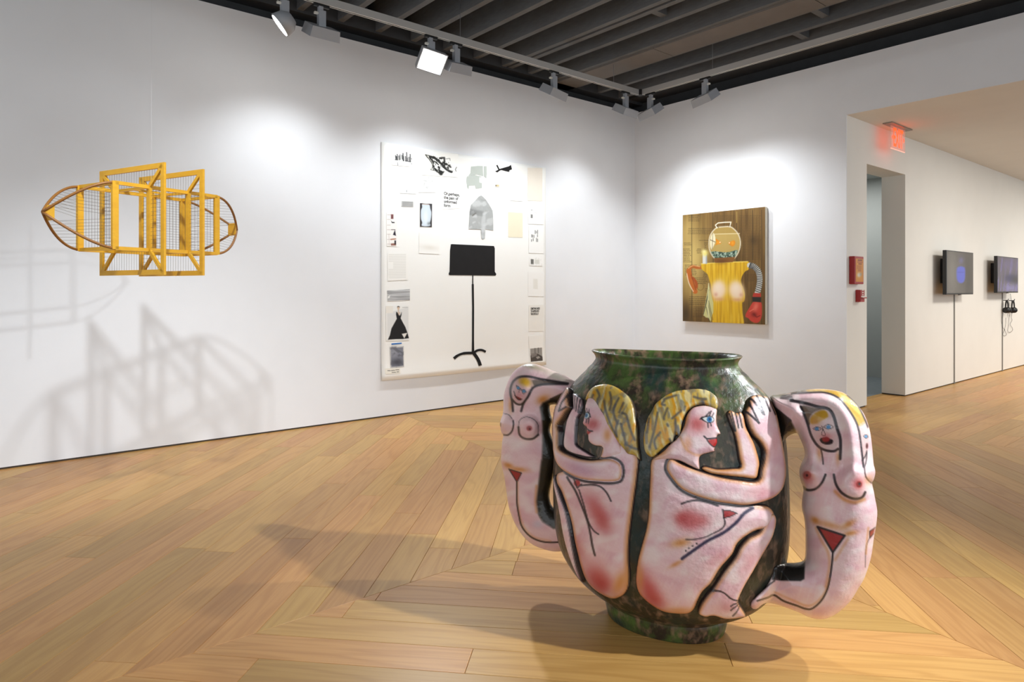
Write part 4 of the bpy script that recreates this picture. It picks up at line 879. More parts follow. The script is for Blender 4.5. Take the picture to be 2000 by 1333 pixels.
for end in (-1, 1):
    for s in (-1, 1):
        for c in (FZ0, FZ1):
            MB().tube([KP(*rib_pt(end, s, c, k / 14)) for k in range(15)], 0.0075, 8).build('bent_rib', M_BENT, KITE, True)
    tip = rib_pt(end, 1, FZ1, 1.0)[0]; t0 = 0.86
    q = [KP(*rib_pt(end, s, c, t0)) for s, c in ((-1, FZ0), (1, FZ0), (1, FZ1), (-1, FZ1))]; tp = KP(tip, 0, 0.01)
    MB().add(q + [tp], [(0, 1, 2, 3), (0, 4, 1), (1, 4, 2), (2, 4, 3), (3, 4, 0)]).build('tip_block', M_YEL, KITE)
    st = MB()
    for s in (-1, 1):
        for k in range(1, 20):                            # strings from the end posts to the ribs
            c = FZ0 + (FZ1 - FZ0) * k / 20; cc = (c - 0.01) / ((FZ1 if c > 0.01 else FZ0) - 0.01)
            t = max(0.02, (1 - cc)) ** (1 / 1.75)
            a, b, z = rib_pt(end, s, FZ1 if c > .01 else FZ0, t * 0.9)
            st.tube([KP(A0 if end < 0 else A1, s * FI, c), KP(a, b, z)], 0.0007, 4, False)
    st.build('tip_strings', M_STR, KITE)
st = MB()
for s in (-1, 1):                                         # strings of the box sides
    for k in range(1, 12):
        a = A0 + (0.0 - A0) * k / 12 if s < 0 else 0.383 * k / 12
        st.tube([KP(a, s * FI, FZ0), KP(a, s * FI, FZ1)], 0.0007, 4, False)
    for k in range(1, 9):
        a = 0.383 + (A1 - 0.383) * k / 9; st.tube([KP(a, s * FI, FZ0), KP(a, s * FI, FZ1)], 0.0007, 4, False)
    for k in range(1, 22):
        c = FZ0 + (FZ1 - FZ0) * k / 22; st.tube([KP(0.383, s * FI, c), KP(A1, s * FI, c)], 0.0006, 4, False)
for k in range(1, 16): st.tube([KP(0.0, -FO + .03, FZ0 + k * .035), KP(0.0, -FI, FZ0 + k * .035)], 0.0006, 4, False)
for k in range(1, 6): st.tube([KP(0, -FO + .03 + k * .036, FZ0), KP(0, -FO + .03 + k * .036, FZ1)], 0.0006, 4, False); st.tube([KP(.383, -FO + .03 + k * .036, FZ0), KP(.383, -FO + .03 + k * .036, FZ1)], 0.0006, 4, False)
for k in range(1, 14): st.tube([KP(A0 + (A1 - A0) * k / 14, -FI, FZ1), KP(A0 + (A1 - A0) * k / 14, FI, FZ1)], 0.0006, 4, False)
st.build('box_strings', M_STR, KITE)
tp = KP(0.19, 0, FZ1); MB().bar(KP(0.0, 0, FZ1), KP(0.383, 0, FZ1), 0.01, 0.012).build('hanging_rail', M_YEL, KITE)
MB().tube([tp, (tp.x, tp.y, JZ + .02)], 0.0004, 5).build('suspension_thread', mat('nylon_thread', (214, 214, 214), 0.3), KITE)

# ------------------------------------------------------------------ large paper collage on the left wall
PT, PB, PL, PR = 2.80, 0.375, on_y(743.5, 500, 0)[0], on_y(1064.5, 500, 0)[0]
SHEET = -0.012
def wav(x, z): return SHEET - 0.006 * math.sin((x - PL) * 2.1) * math.exp(-((z - PB) / .5) ** 2) - 0.016 * math.exp(-((z - PB) / .12) ** 2)
COLL = thing('paper_collage', 'tall white paper sheet collage with a black music stand cutout', 'artwork', ((PL + PR) / 2, -0.01, PB))
M_PAPER = noisy('cream_paper', (247, 246, 241), (244, 242, 236), 2.0, 0.8, 0.05, 8.0, spec=0.2)
NXs, NZs = 40, 44
V, F = [], []
for j in range(NZs + 1):
    for i in range(NXs + 1):
        x = PL + (PR - PL) * i / NXs; z = PB + (PT - PB) * j / NZs; V.append((x, wav(x, z), z))
for j in range(NZs):
    for i in range(NXs):
        a = j * (NXs + 1) + i; F.append((a, a + 1, a + NXs + 2, a + NXs + 1))
o = mesh('sheet', V, F, M_PAPER, COLL, True); md = o.modifiers.new('paper', 'SOLIDIFY'); md.thickness = 0.0008; md.offset = 1
def put(px, py, lay):
    x, _, z = on_y(px, py, SHEET); return (x, wav(x, z) - 0.0022 - 0.0012 * lay, z)
def scrap(name, poly, rgb, lay=1, spline=False, label=None, m=None, rough=.75):
    P = catmull(poly, 4) if spline else poly
    pts = [put(x, y, lay) for x, y in P]
    o = MB().prism(pts, (0, 0.0012, 0)).build(name, m or noisy('paper_%d_%d_%d' % rgb, rgb, tuple(max(0, c - 5) for c in rgb), 9.0, rough, spec=.2), COLL)
    if label: o['label'] = label
    return o
def picture(name, poly, ops, base, lay=1, step=0.8, label=None, spline=False, m=None):
    P = catmull(poly, 4) if spline else np.asarray(poly, float)
    if min(base) > 218: base = tuple(.35 * c + .65 * q for c, q in zip(base, (247, 246, 241)))
    Q, F, d = grid(P, step); C = apply(Q, ops, base)
    o = mesh(name, [put(x, y, lay) for x, y in Q], [tuple(f) for f in F], m or painted('printed_paper', 0.6, spec=.3), COLL, False, lin(C))
    md = o.modifiers.new('paper', 'SOLIDIFY'); md.thickness = 0.0012; md.offset = -1
    if label: o['label'] = label
    return o
def ribbon(pts, wd):
    """outline of a pen stroke: pts with half widths"""
    P = np.asarray(pts, float); W_ = wd if isinstance(wd, (list, tuple)) else [wd] * len(P); L_, R_ = [], []
    for i in range(len(P)):
        d = P[min(i + 1, len(P) - 1)] - P[max(i - 1, 0)]; d = d / (np.hypot(*d) or 1); n = np.array([-d[1], d[0]])
        L_.append(tuple(P[i] + n * W_[i])); R_.append(tuple(P[i] - n * W_[i]))
    return L_ + R_[::-1]
E = lambda p: T(860, 460, 4.938, p)
G = lambda p: T(890, 300, 7.406, p)
J = lambda p: T(740, 270, 8.331, p)
U = lambda p: T(720, 260, 2.6667, p)
BLK = (34, 33, 33)
M_BLACKP = noisy('black_paper', (34, 33, 33), (28, 27, 27), 9.0, .8, spec=.2)
st_o = scrap('music_stand_cutout', E([(100, 86), (115, 85), (515, 103), (523, 125), (523, 350), (538, 375), (530, 389), (85, 384), (78, 372), (88, 350), (92, 150)]), BLK, 2, label='black paper music stand', m=M_BLACKP)
scrap('music_stand_pole', ribbon(E([(311, 384), (311, 470), (311, 471), (314, 700), (312, 1000), (311, 1140)]), [1.0, 1.0, 1.9, 1.9, 1.9, 2.4]), BLK, 2.2, m=M_BLACKP)
scrap('music_stand_foot', ribbon(catmull(E([(318, 1135), (225, 1138), (165, 1158), (126, 1188)]), 4, False), [2.6] * 5 + [2.3] * 4 + [2.6] * 4), BLK, 2.4, m=M_BLACKP)
scrap('music_stand_foot', ribbon(catmull(E([(310, 1140), (350, 1112), (395, 1106), (434, 1124)]), 4, False), 2.2), BLK, 2.6, m=M_BLACKP)
scrap('music_stand_foot', ribbon(catmull(E([(310, 1125), (345, 1175), (365, 1215), (376, 1256)]), 4, False), 3.3), BLK, 2.8, m=M_BLACKP)
GR = (186, 192, 184)
scrap('grey_paper_piece', G([(220, 190), (320, 180), (390, 182), (398, 330), (300, 305), (180, 325), (215, 280)]), GR)
scrap('grey_paper_piece', G([(405, 185), (445, 185), (448, 300), (440, 360), (410, 335)]), GR)
scrap('grey_paper_piece', G([(160, 335), (270, 312), (370, 335), (370, 345), (340, 345), (342, 420), (378, 430), (378, 500), (290, 510), (280, 460), (190, 465), (185, 520), (165, 490), (152, 400)]), GR)
foil = G([(365, 608), (395, 630), (430, 665), (480, 740), (530, 830), (540, 960), (540, 1115), (425, 1095), (418, 1230), (390, 1245), (370, 1230), (362, 1100), (185, 1095), (195, 960), (200, 850), (220, 740), (290, 670), (330, 625)])
picture('foil_shape', foil, [('noise', 22, 6, .15, 5, (128, 130, 128), .5, .8, .8), ('noise', 9, 5, -.5, 8, (206, 208, 206), .5, .8, .7), ('fill', G([(390, 870), (430, 860), (425, 1230), (370, 1230), (365, 1000)]), (204, 207, 206), 3, .7),
        ('stroke', G([(240, 900), (285, 865)]), (110, 108, 102), 1.2, 1.5, .9)], (172, 174, 172), 1.5, label='crumpled silver foil shape', m=painted('silver_foil', .4, .6, 30.0, .6))
scrap('black_paper_piece', G([(585, 172), (602, 165), (630, 225), (700, 205), (770, 185), (795, 165), (812, 230), (775, 245), (772, 268), (660, 240), (640, 245), (600, 275), (570, 258), (615, 235)]), BLK, 1.5, m=M_BLACKP)
picture('small_scrap', G([(560, 445), (640, 445), (640, 485), (560, 485)]), [('disc', *G([(582, 465)])[0], 1.8, 1.8, (90, 80, 70), 1, .9), ('disc', *G([(605, 465)])[0], 3, 2, (200, 180, 130), 1.5, .9)], (244, 242, 238))
scrap('beige_sheet', G([(1040, 205), (1252, 212), (1252, 690), (1040, 685)]), (240, 232, 218))
scrap('pale_yellow_sheet', G([(758, 848), (966, 862), (966, 1216), (760, 1212)]), (238, 230, 204))
picture('faint_sketch_sheet', G([(780, 410), (965, 420), (962, 692), (782, 684)]), [('edge', catmull(G([(800, 520), (830, 470), (900, 450), (945, 500), (940, 600), (935, 660), (820, 660)]), 4), (214, 214, 212), .5, 1.2, .7)], (240, 239, 236))
picture('brush_mark_print', J([(200, 160), (580, 185), (580, 470), (200, 440)]), [('stroke', J([(a, b0), (a + 5, b1)]), (40, 40, 42), wd, 1.0, .9) for a, b0, b1, wd in ((268, 285, 350, .9), (282, 300, 350, .8), (295, 265, 355, .9), (322, 290, 355, .9), (340, 270, 350, .7), (372, 280, 345, .8), (388, 250, 370, 1.0),
        (398, 300, 370, .7), (428, 300, 372, .9), (448, 235, 375, .9), (460, 320, 378, .6), (485, 310, 380, .9), (505, 265, 385, .9), (525, 330, 345, .5), (300, 400, 445, .4), (525, 410, 425, .4))]
        + [('stroke', J([(260, 352), (300, 356)]), (50, 50, 50), .7, 1, .9), ('stroke', J([(425, 372), (460, 378)]), (50, 50, 50), .7, 1, .9), ('stroke', J([(475, 380), (512, 386)]), (50, 50, 50), .7, 1, .9)], (244, 243, 242))
ink = catmull(J([(755, 272), (870, 295), (960, 325), (1040, 312), (1075, 380), (1130, 400), (1170, 470), (1195, 540), (1160, 562), (1090, 520), (1050, 560), (1010, 612), (950, 560), (860, 520), (835, 510), (870, 450), (835, 370)]), 4)
picture('ink_drawing', J([(690, 235), (1290, 262), (1290, 640), (690, 600)]), [('blob', *J([(740, 400)])[0], 14, 22, 0, (240, 238, 222), .9, 1.0), ('noisein', ink, 3, 5, 2.4, .75, 31, (28, 28, 26), .52, .64, 1.0), ('noisein', ink, 3, 2.2, 3, .2, 35, (28, 28, 26), .6, .74, .8),
        ('stroke', catmull(J([(880, 310), (960, 370), (1040, 450), (1110, 520), (1180, 550)]), 4, False), (26, 26, 24), 2.0, 1.8, .9), ('stroke', J([(990, 330), (1060, 320), (1065, 450)]), (26, 26, 24), 1.6, 1.6, .9), ('stroke', J([(755, 272), (835, 370), (880, 450)]), (26, 26, 24), .7, 1.2, .9),
        ('stroke', J([(755, 272), (900, 310)]), (26, 26, 24), .8, 1.2, .8), ('stroke', J([(840, 515), (960, 545), (1010, 605)]), (40, 40, 38), .6, 1.0, .8), ('stroke', J([(1085, 340), (1150, 330), (1155, 365)]), (70, 70, 66), .5, 1.0, .7), ('stroke', J([(1260, 475), (1240, 510), (1252, 540)]), (60, 60, 56), .7, 1.0, .8)], (245, 243, 234), label='black ink drawing of a diagonal thicket')
picture('pale_blue_sheet', J([(340, 560), (610, 520), (610, 910), (340, 900)]), [('fill', J([(365, 640), (435, 640), (435, 605), (480, 605), (480, 560), (565, 560), (565, 790), (370, 790)]), (222, 228, 234), 1.5, .9), ('stroke', J([(375, 815), (580, 815)]), (222, 228, 234), .6, 1, .8), ('stroke', J([(365, 890), (590, 905)]), (200, 204, 206), .5, 1, .8),
        ('stroke', J([(448, 850), (448, 878)]), (90, 96, 104), .6, 1, .8), ('stroke', J([(375, 862), (430, 862)]), (190, 198, 206), .4, 1, .8)], (240, 243, 245))
picture('pencil_sketch_sheet', J([(645, 620), (925, 620), (925, 885), (645, 885)]), [('noisein', catmull(J([(740, 630), (840, 640), (900, 760), (820, 830), (720, 860), (665, 800), (700, 730)]), 4), 3, 3, 2.4, .4, 44, (196, 196, 194), .62, .8, .8)], (243, 242, 239))
picture('typed_note', J([(365, 1022), (560, 1032), (560, 1122), (365, 1112)]), [('stroke', J([(378, 1036 + 14 * k), (548, 1042 + 14 * k)]), (120, 120, 118), .55, .8, .85) for k in range(6)], (214, 213, 210))
picture('glass_jar_photo', [(820, 397), (843.5, 398.5), (843, 444), (820, 443)], [('fill', catmull([(824, 399), (831, 398), (838, 400), (840, 408), (842, 416), (841, 428), (839, 436), (840, 441), (831, 442.5), (823, 441), (824, 435), (821.5, 427), (821.5, 412), (824, 405)], 4), (206, 218, 226), 1.5, 1),
        ('blob', 831, 425, 5, 14, 0, (232, 238, 242), .7, 1.0), ('blob', 837, 437, 3, 3, 0, (90, 96, 100), .6, 1.0), ('stroke', [(824, 399), (838, 400)], (150, 100, 70), .6, 1, .7)], (56, 52, 54), 1.5, label='photo of a pale glass jar on black')
picture('storyboard_strip', [(754, 415), (775, 416), (775, 482), (755, 481)], [('fill', [(763, 419), (768, 419), (768, 428), (763, 428)], (110, 60, 60), 1, .9), ('fill', [(763, 431), (766, 434), (770, 434), (770, 436), (765, 436)], (24, 24, 24), .8, 1), ('fill', [(771, 449), (773, 461), (767, 459)], (40, 34, 44), 1, 1),
        ('stroke', [(764, 449), (771, 449)], (60, 50, 50), .7, 1, .9), ('stroke', [(763, 468), (772, 467)], (170, 110, 80), 1.2, 1, .9), ('fill', [(763, 476), (773, 475), (773, 480), (763, 480)], (140, 90, 74), 1, .9), ('fill', [(770, 470), (773, 470), (773, 478), (770, 478)], (40, 34, 36), .8, 1)]
        + [('stroke', [(756, y), (762, y)], (190, 176, 170), .5, .9, .8) for y in (420, 429, 440, 449, 458, 468, 477)] + [('stroke', [(759, 458), (760, 480)], (200, 188, 180), .4, .9, .8)], (236, 230, 224))
picture('typed_page', [(756, 495), (796, 495), (796, 547), (757, 549)], [('stroke', [(759 if k not in (5, 6, 7, 8) else 768, 498 + 3.2 * k), (792, 497.5 + 3.2 * k)], (206, 204, 196), .45, .9, .8) for k in range(15)], (243, 240, 232))
picture('faint_sketch_sheet', [(818, 455), (858, 455), (858, 497), (818, 495)], [('blob', 838, 484, 18, 5, .1, (232, 228, 218), .9, 1.0)], (243, 240, 233))
picture('ruled_strip', [(756, 568), (800, 565), (800, 586.5), (757, 588.5)], [('noise', 40, 2.2, -.04, 61, (150, 150, 150), .35, .65, .9), ('noise', 30, 1.4, .02, 64, (222, 222, 220), .5, .7, .9), ('fill', [(757, 579), (762, 577), (760, 583), (757, 584)], (238, 236, 230), 1, 1)], (186, 187, 188), label='grey ruled strip of paper')
dress = [(773.5, 609), (777, 612), (780.5, 617.5), (784, 609.5), (783.5, 616), (782, 622), (786, 630), (791, 639), (795, 650), (798, 661), (786, 662.5), (770, 663), (757, 664), (761, 655), (764, 642), (770, 631), (774.5, 623), (773, 615)]
picture('fashion_photo', [(753, 598), (798.5, 597), (798.5, 665), (754, 666)], [('fill', [(755, 612), (797, 600), (797, 664), (756, 664)], (222, 222, 219), 1, .8), ('fill', [(753, 598), (767, 598), (767, 612), (753, 612)], (238, 234, 224), 1, 1), ('fill', dress, (26, 25, 26), 1, 1), ('fill', [(775.5, 610), (782, 610), (778.5, 617)], (214, 190, 168), 1, .9),
        ('disc', 777.6, 602, 2.4, 3.2, (216, 190, 166), 1, 1), ('stroke', [(775.6, 600), (777.6, 598.6), (779.6, 600)], (40, 32, 28), .7, .8, .9), ('stroke', [(777.6, 605), (777.6, 609)], (210, 184, 160), 1.1, .8, .9), ('fill', [(784, 652.5), (795, 650.5), (789, 661.5)], (232, 228, 220), 1, 1), ('stroke', [(785.5, 601), (795.5, 600.5)], (150, 150, 146), .5, .8, .7)],
        (232, 231, 226), 1.5, label='photo of a wide black gown')
scrap('blue_tape', [(764, 671.3), (784, 669.6), (784, 672), (764.3, 674)], (58, 118, 190), 2.5)
picture('grey_photo', [(761, 677.5), (788, 676), (788, 716.5), (762, 719)], [('fill', [(763, 680), (786.5, 678.5), (786.5, 714.5), (763.5, 717)], (128, 131, 142), 1, 1), ('blob', 775, 708, 11, 7, 0, (70, 70, 78), .9, 1.0), ('blob', 768, 690, 8, 8, 0, (158, 160, 168), .8, 1.0), ('noise', 5, 3, .6, 71, (86, 86, 94), .55, .8, .5)], (206, 204, 200), label='small grey photograph under blue tape')
picture('caption_slip', [(751, 720), (780, 719), (780, 729), (751, 731)], [('stroke', [p, q], (60, 58, 52), .6, .9, .85) for p, q in (((756, 724.2), (761, 724.2)), ((763, 724), (769.5, 723.4)), ((771.5, 722.8), (777.5, 722.4)), ((764, 727.6), (771, 727.2)), ((773.5, 726.8), (777, 726.4)))], (238, 232, 218))
SH = (243, 240, 235)
picture('note_sheet', U([(830, 398), (910, 402), (910, 478), (830, 474)]), [('stroke', U([(845, 402), (851, 402)]), (120, 120, 118), .6, .9, .8), ('fill', U([(843, 424), (853, 425), (853, 444), (843, 443)]), (130, 129, 126), .8, 1), ('stroke', U([(862, 415), (876, 417)]), (206, 206, 204), .5, .9, .8), ('stroke', U([(862, 435), (872, 436)]), (212, 212, 210), .5, .9, .8)], (244, 242, 239))
picture('note_sheet', U([(833, 482), (908, 484), (908, 628), (833, 626)]), [('stroke', U([(a, b0), (a, b1)]), (70, 70, 70), .6, .9, .85) for a, b0, b1 in ((866, 508, 525), (872, 513, 522), (879, 507, 525), (848, 530, 543), (853, 532, 543), (860, 533, 545), (878, 530, 542), (847, 555, 565), (856, 550, 562), (873, 548, 566), (879, 552, 566))], (243, 242, 239))
picture('note_sheet', U([(836, 648), (902, 650), (902, 694), (836, 692)]), [('fill', U([(843, 657), (858, 658), (858, 684), (843, 683)]), (112, 111, 106), .8, 1), ('noise', 2, 2, 0, 91, (160, 158, 150), .7, .9, .2), ('fill', U([(864, 659), (888, 661), (888, 684), (864, 682)]), (214, 213, 204), 1.5, .9)], SH)
picture('note_sheet', U([(830, 722), (912, 724), (912, 852), (830, 850)]), [('fill', U([(856, 760), (878, 761), (880, 814), (856, 812)]), (233, 230, 221), 1.2, .9)], SH)
nt5 = scrap('typed_note', U([(833, 898), (910, 895), (910, 1032), (833, 1034)]), (241, 238, 230))
picture('interior_photo', U([(833, 1058), (908, 1053), (908, 1192), (838, 1196)]), [('fill', U([(841, 1124), (903, 1118), (903, 1186), (841, 1192)]), (150, 145, 138), .8, 1), ('fill', U([(841, 1160), (880, 1150), (903, 1165), (903, 1186), (841, 1192)]), (74, 66, 60), 1, 1), ('fill', U([(845, 1150), (875, 1145), (876, 1160), (846, 1172)]), (128, 120, 114), 1, .9),
        ('stroke', U([(866, 1122), (866, 1148)]), (84, 80, 76), .7, .9, .9), ('stroke', U([(883, 1120), (883, 1146)]), (84, 80, 76), .7, .9, .9), ('fill', U([(869, 1168), (884, 1162), (892, 1170), (876, 1178)]), (168, 160, 150), 1, .9)], (238, 234, 226), 1.5, label='sheet with a photo of a living room')
def text_mesh(s, size, M, name, m, parent, spacing=1.0, bold=0.0, sx=1.0):
    c = bpy.data.curves.new('lettering', 'FONT'); c.body = s; c.size = size; c.space_line = spacing; c.offset = bold; c.extrude = 0.0003
    o = bpy.data.objects.new('tmp_lettering', c); COL.objects.link(o)
    dg = bpy.context.evaluated_depsgraph_get(); dg.update(); me = bpy.data.meshes.new_from_object(o.evaluated_get(dg))
    v = [M @ Vector((q.co.x * sx, q.co.y, q.co.z)) for q in me.vertices]; f = [tuple(p.vertices) for p in me.polygons]
    bpy.data.objects.remove(o); bpy.data.curves.remove(c)
    return mesh(name, v, f, m, parent)
def wallM(p, xdir, n): 
    xd, nn = Vector(xdir), Vector(n); zd = nn.cross(xd)
    return Matrix(((xd.x, zd.x, nn.x, p[0]), (xd.y, zd.y, nn.y, p[1]), (xd.z, zd.z, nn.z, p[2]), (0, 0, 0, 1)))
M_INKT = mat('black_print', (52, 51, 50), .7)
n1 = scrap('quotation_note', U([(383, 298), (470, 292), (475, 392), (385, 398)]), (244, 243, 240))
p = put(866.6, 380.5, 2.2); text_mesh('Or,perhaps,\nthe pain of\nunformed\nform', 0.047, wallM(p, (1, 0, 0), (0, -1, 0)), 'lettering', M_INKT, COLL, 0.92, 0.0007, 0.92)
p = put(1036.2, 605.2, 2.2); text_mesh('SOMETHING NEEDS\nTO HAPPEN INTO\nTHIS CRITICALLY', 0.036, wallM(p, (1, 0, 0), (0, -1, 0)), 'lettering', M_INKT, COLL, 0.9, 0.0007, 0.46)

# ------------------------------------------------------------------ painting on the right wall
XF = -0.062
a = on_x(1333.5, 420.5, XF); b = on_x(1333.5, 627.5, XF); c = on_x(1494.5, 409, XF)
y0, y1, z0, z1 = a[1], c[1], b[2], a[2]
PAI = thing('canvas_painting', 'framed-less canvas painting of a fishbowl-headed yellow plank torso with a boxing glove', 'painting', (0, (y0 + y1) / 2, z0))
PAI['label'] = 'canvas painting of a fishbowl-headed yellow plank torso with a boxing glove'
MB().box(XF + 0.0015, -0.012, y1, y0, z0, z1).build('stretched_canvas', noisy('raw_canvas', (226, 220, 204), (218, 212, 196), 30.0, .8), PAI)
MB().box(-0.012, -0.001, y1 + .03, y0 - .03, z0 + .03, z1 - .03).build('hanging_cleat', mat('pine_cleat', (150, 120, 84), .7), PAI)
ys = np.linspace(y0, y1, 200); zs = np.linspace(z0, z1, 250)
gy, gz = np.meshgrid(ys, zs); P3 = np.stack([np.full(gy.size, XF), gy.ravel(), gz.ravel()], 1); Q, _ = project(P3)
D5 = lambda p: T(1310, 390, 4.76, p)
dk = (44, 34, 20)
torso = catmull(D5([(283, 600), (300, 597), (400, 590), (560, 580), (715, 577), (724, 600), (724, 650), (692, 668), (662, 715), (654, 770), (680, 840), (690, 900), (680, 950), (664, 960), (668, 1060), (673, 1172), (540, 1160), (382, 1148), (384, 960), (376, 820), (360, 750), (338, 690), (290, 650)]), 3)
bowl = catmull(D5([(430, 262), (395, 290), (365, 340), (355, 410), (365, 480), (400, 540), (440, 565), (520, 570), (580, 555), (620, 510), (645, 440), (645, 370), (620, 310), (580, 268), (545, 252), (480, 254)]), 3)
ops = [('noise', 6, 60, 0, 101, (84, 60, 24), .35, .75, .8), ('noise', 2.2, 40, 0, 102, (132, 104, 54), .5, .85, .5),
       ('blob', *D5([(190, 560)])[0], 34, 62, .1, (206, 180, 108), .95, 1.0), ('blob', *D5([(150, 300)])[0], 16, 40, .1, (186, 158, 92), .8, 1.0), ('blob', *D5([(250, 870)])[0], 24, 30, 0, (190, 160, 90), .7, 1.0), ('blob', *D5([(140, 1060)])[0], 10, 24, 0, (52, 40, 22), .7, 1.0),
       ('blob', *D5([(770, 380)])[0], 9, 9, 0, (72, 52, 22), .7, 1.0)]
for xx, y_a, y_b in ((195, 140, 1130), (392, 125, 590), (612, 110, 300), (612, 300, 590), (760, 100, 560), (845, 98, 1180)):
    ops.append(('stroke', D5([(xx, y_a), (xx + 3, y_b)]), dk, .5, .9, .75))
ops.append(('stroke', D5([(613, 112), (613, 215)]), (190, 160, 80), .6, .9, .7))
rr = random.Random(5)
for (xa, xb, ya, yb, stp) in ((160, 270, 150, 200, 16), (160, 390, 270, 330, 16), (260, 350, 380, 392, 16), (120, 190, 405, 430, 16), (112, 190, 460, 590, 15), (240, 290, 460, 510, 13), (130, 240, 610, 710, 15), (300, 350, 640, 720, 15), (200, 340, 730, 790, 16), (170, 330, 905, 985, 17), (310, 345, 400, 470, 15), (400, 600, 150, 190, 13), (640, 840, 150, 560, 15), (690, 780, 700, 760, 14), (210, 330, 1000, 1100, 15), (320, 350, 830, 870, 15)):
    y = ya
    while y < yb:
        x = xa + rr.uniform(0, 8)
        while x < xb - 10:
            L_ = rr.uniform(5, 16); ops.append(('stroke', D5([(x, y), (min(x + L_, xb), y + rr.uniform(-1, 1))]), dk, .42, .8, .75 if xa < 400 else .4)); x += L_ + rr.uniform(4, 9)
        y += stp
ops += [('edge', catmull(D5([(262, 780), (300, 790), (306, 820), (280, 845), (250, 830), (248, 800)]), 4), (110, 90, 44), .6, 1.2, .7)]
# claw arm, candle, torso
ops += [('stroke', catmull(D5([(285, 632), (240, 632), (205, 622), (175, 645), (165, 690)]), 4, False), (176, 96, 38), 3.0, 1.5, 1), ('stroke', catmull(D5([(168, 660), (182, 730), (205, 790), (228, 855)]), 4, False), (186, 100, 36), 4.6, 1.5, 1), ('stroke', catmull(D5([(205, 730), (235, 770), (240, 815)]), 4, False), (164, 80, 30), 2.6, 1.5, 1),
        ('stroke', catmull(D5([(150, 690), (170, 780), (210, 855)]), 4, False), (236, 214, 186), .8, 1.2, .9), ('stroke', catmull(D5([(270, 626), (210, 614), (165, 640)]), 4, False), (226, 180, 120), .7, 1.2, .9), ('stroke', catmull(D5([(190, 700), (215, 780), (232, 840)]), 4, False), (120, 56, 20), .6, 1.2, .8)]
ops += [('fill', torso, (214, 170, 30), 1.2, 1), ('noisein', torso, 1.5, 1.8, 40, 0, 121, (186, 140, 18), .45, .75, .8), ('noisein', torso, 1.5, 1.2, 26, 0, 125, (226, 192, 66), .55, .8, .6), ('stroke', D5([(285, 598), (400, 590), (715, 577)]), (236, 212, 110), .9, 1.2, .8)]
for cx_, cy_, tx_, ty_ in ((445, 850, 420, 885), (612, 855, 655, 888)):
    ops += [('blob', *D5([(cx_, cy_ - 5)])[0], 15.5, 20, .15 if cx_ < 500 else -.3, (232, 206, 178), 1.0, 2.2), ('blob', *D5([(cx_ - 6, cy_ - 30)])[0], 9, 12, 0, (240, 224, 200), .7, 1.0), ('blob', *D5([(cx_ + 6, cy_ + 78)])[0], 12, 3.5, 0, (206, 148, 112), .6, 1.0), ('blob', *D5([(tx_, ty_)])[0], 3.6, 4, 0, (210, 158, 134), .8, 1.0)]
ops += [('fill', D5([(297, 500), (335, 505), (338, 598), (296, 596)]), (214, 214, 206), 1.2, 1), ('fill', D5([(325, 505), (336, 507), (338, 598), (325, 598)]), (160, 164, 166), 1.2, .9), ('blob', *D5([(318, 498)])[0], 6, 6, 0, (228, 214, 110), .95, 1.2), ('blob', *D5([(310, 485)])[0], 4, 4, 0, (236, 226, 160), .9, 1.0)]
ops += [('fill', bowl, (172, 144, 76), 1.2, .85), ('fill', D5([(372, 330), (640, 316), (645, 430), (600, 520), (400, 530), (358, 420)]), (184, 158, 92), 3, .6), ('stroke', D5([(410, 322), (640, 316)]), (220, 206, 160), .7, 1, .9),
        ('fill', catmull(D5([(372, 492), (410, 482), (520, 492), (620, 470), (600, 530), (560, 548), (430, 552), (395, 535)]), 4), (88, 112, 92), 1.2, 1), ('noisein', catmull(D5([(372, 492), (410, 482), (520, 492), (620, 470), (600, 530), (560, 548), (430, 552), (395, 535)]), 4), 1.2, 2.2, 2.0, 0, 131, (168, 186, 168), .5, .62, .9), ('noisein', catmull(D5([(372, 492), (410, 482), (520, 492), (620, 470), (600, 530), (560, 548), (430, 552), (395, 535)]), 4), 1.2, 2.0, 2.2, .3, 133, (36, 56, 48), .55, .68, .9),
        ('fill', catmull(D5([(365, 420), (372, 350), (395, 310), (412, 340), (415, 390), (395, 440), (380, 465)]), 4), (232, 222, 190), 1.4, .9), ('stroke', D5([(368, 375), (412, 395)]), (90, 78, 50), .7, 1, .9), ('stroke', D5([(392, 315), (385, 460)]), (90, 78, 50), .5, 1, .8),
        ('fill', catmull(D5([(418, 365), (440, 378), (466, 395), (462, 412), (436, 418), (416, 425), (424, 398)]), 4), (206, 126, 20), 1.2, 1), ('fill', catmull(D5([(534, 402), (558, 390), (590, 380), (600, 400), (592, 425), (572, 436), (548, 420)]), 4), (206, 126, 20), 1.2, 1), ('blob', *D5([(440, 400)])[0], 3, 3, 0, (226, 160, 50), .7, 1.0), ('blob', *D5([(575, 405)])[0], 3, 4, 0, (226, 160, 50), .7, 1.0), ('disc', *D5([(458, 398)])[0], 1.2, 1.2, (230, 220, 200), .8, .9), ('disc', *D5([(545, 403)])[0], 1.2, 1.2, (230, 220, 200), .8, .9),
        ('edge', bowl, (236, 228, 206), .9, 1.1, .95), ('edge', bowl * 1.0 + np.array([.0, .0]), (90, 72, 40), .3, .6, .4), ('stroke', D5([(430, 262), (415, 238), (440, 218), (500, 212), (560, 210), (552, 240), (548, 254)]), (236, 230, 212), .9, 1.1, .95), ('stroke', D5([(430, 245), (445, 262)]), (70, 54, 28), .6, 1, .8), ('stroke', D5([(548, 225), (545, 250)]), (70, 54, 28), .6, 1, .8)]
ops += [('fill', D5([(402, 545), (600, 533), (577, 583), (415, 589)]), (126, 82, 36), 1.0, 1), ('blob', *D5([(470, 575)])[0], 12, 5, 0, (86, 52, 22), .6, 1.0)]
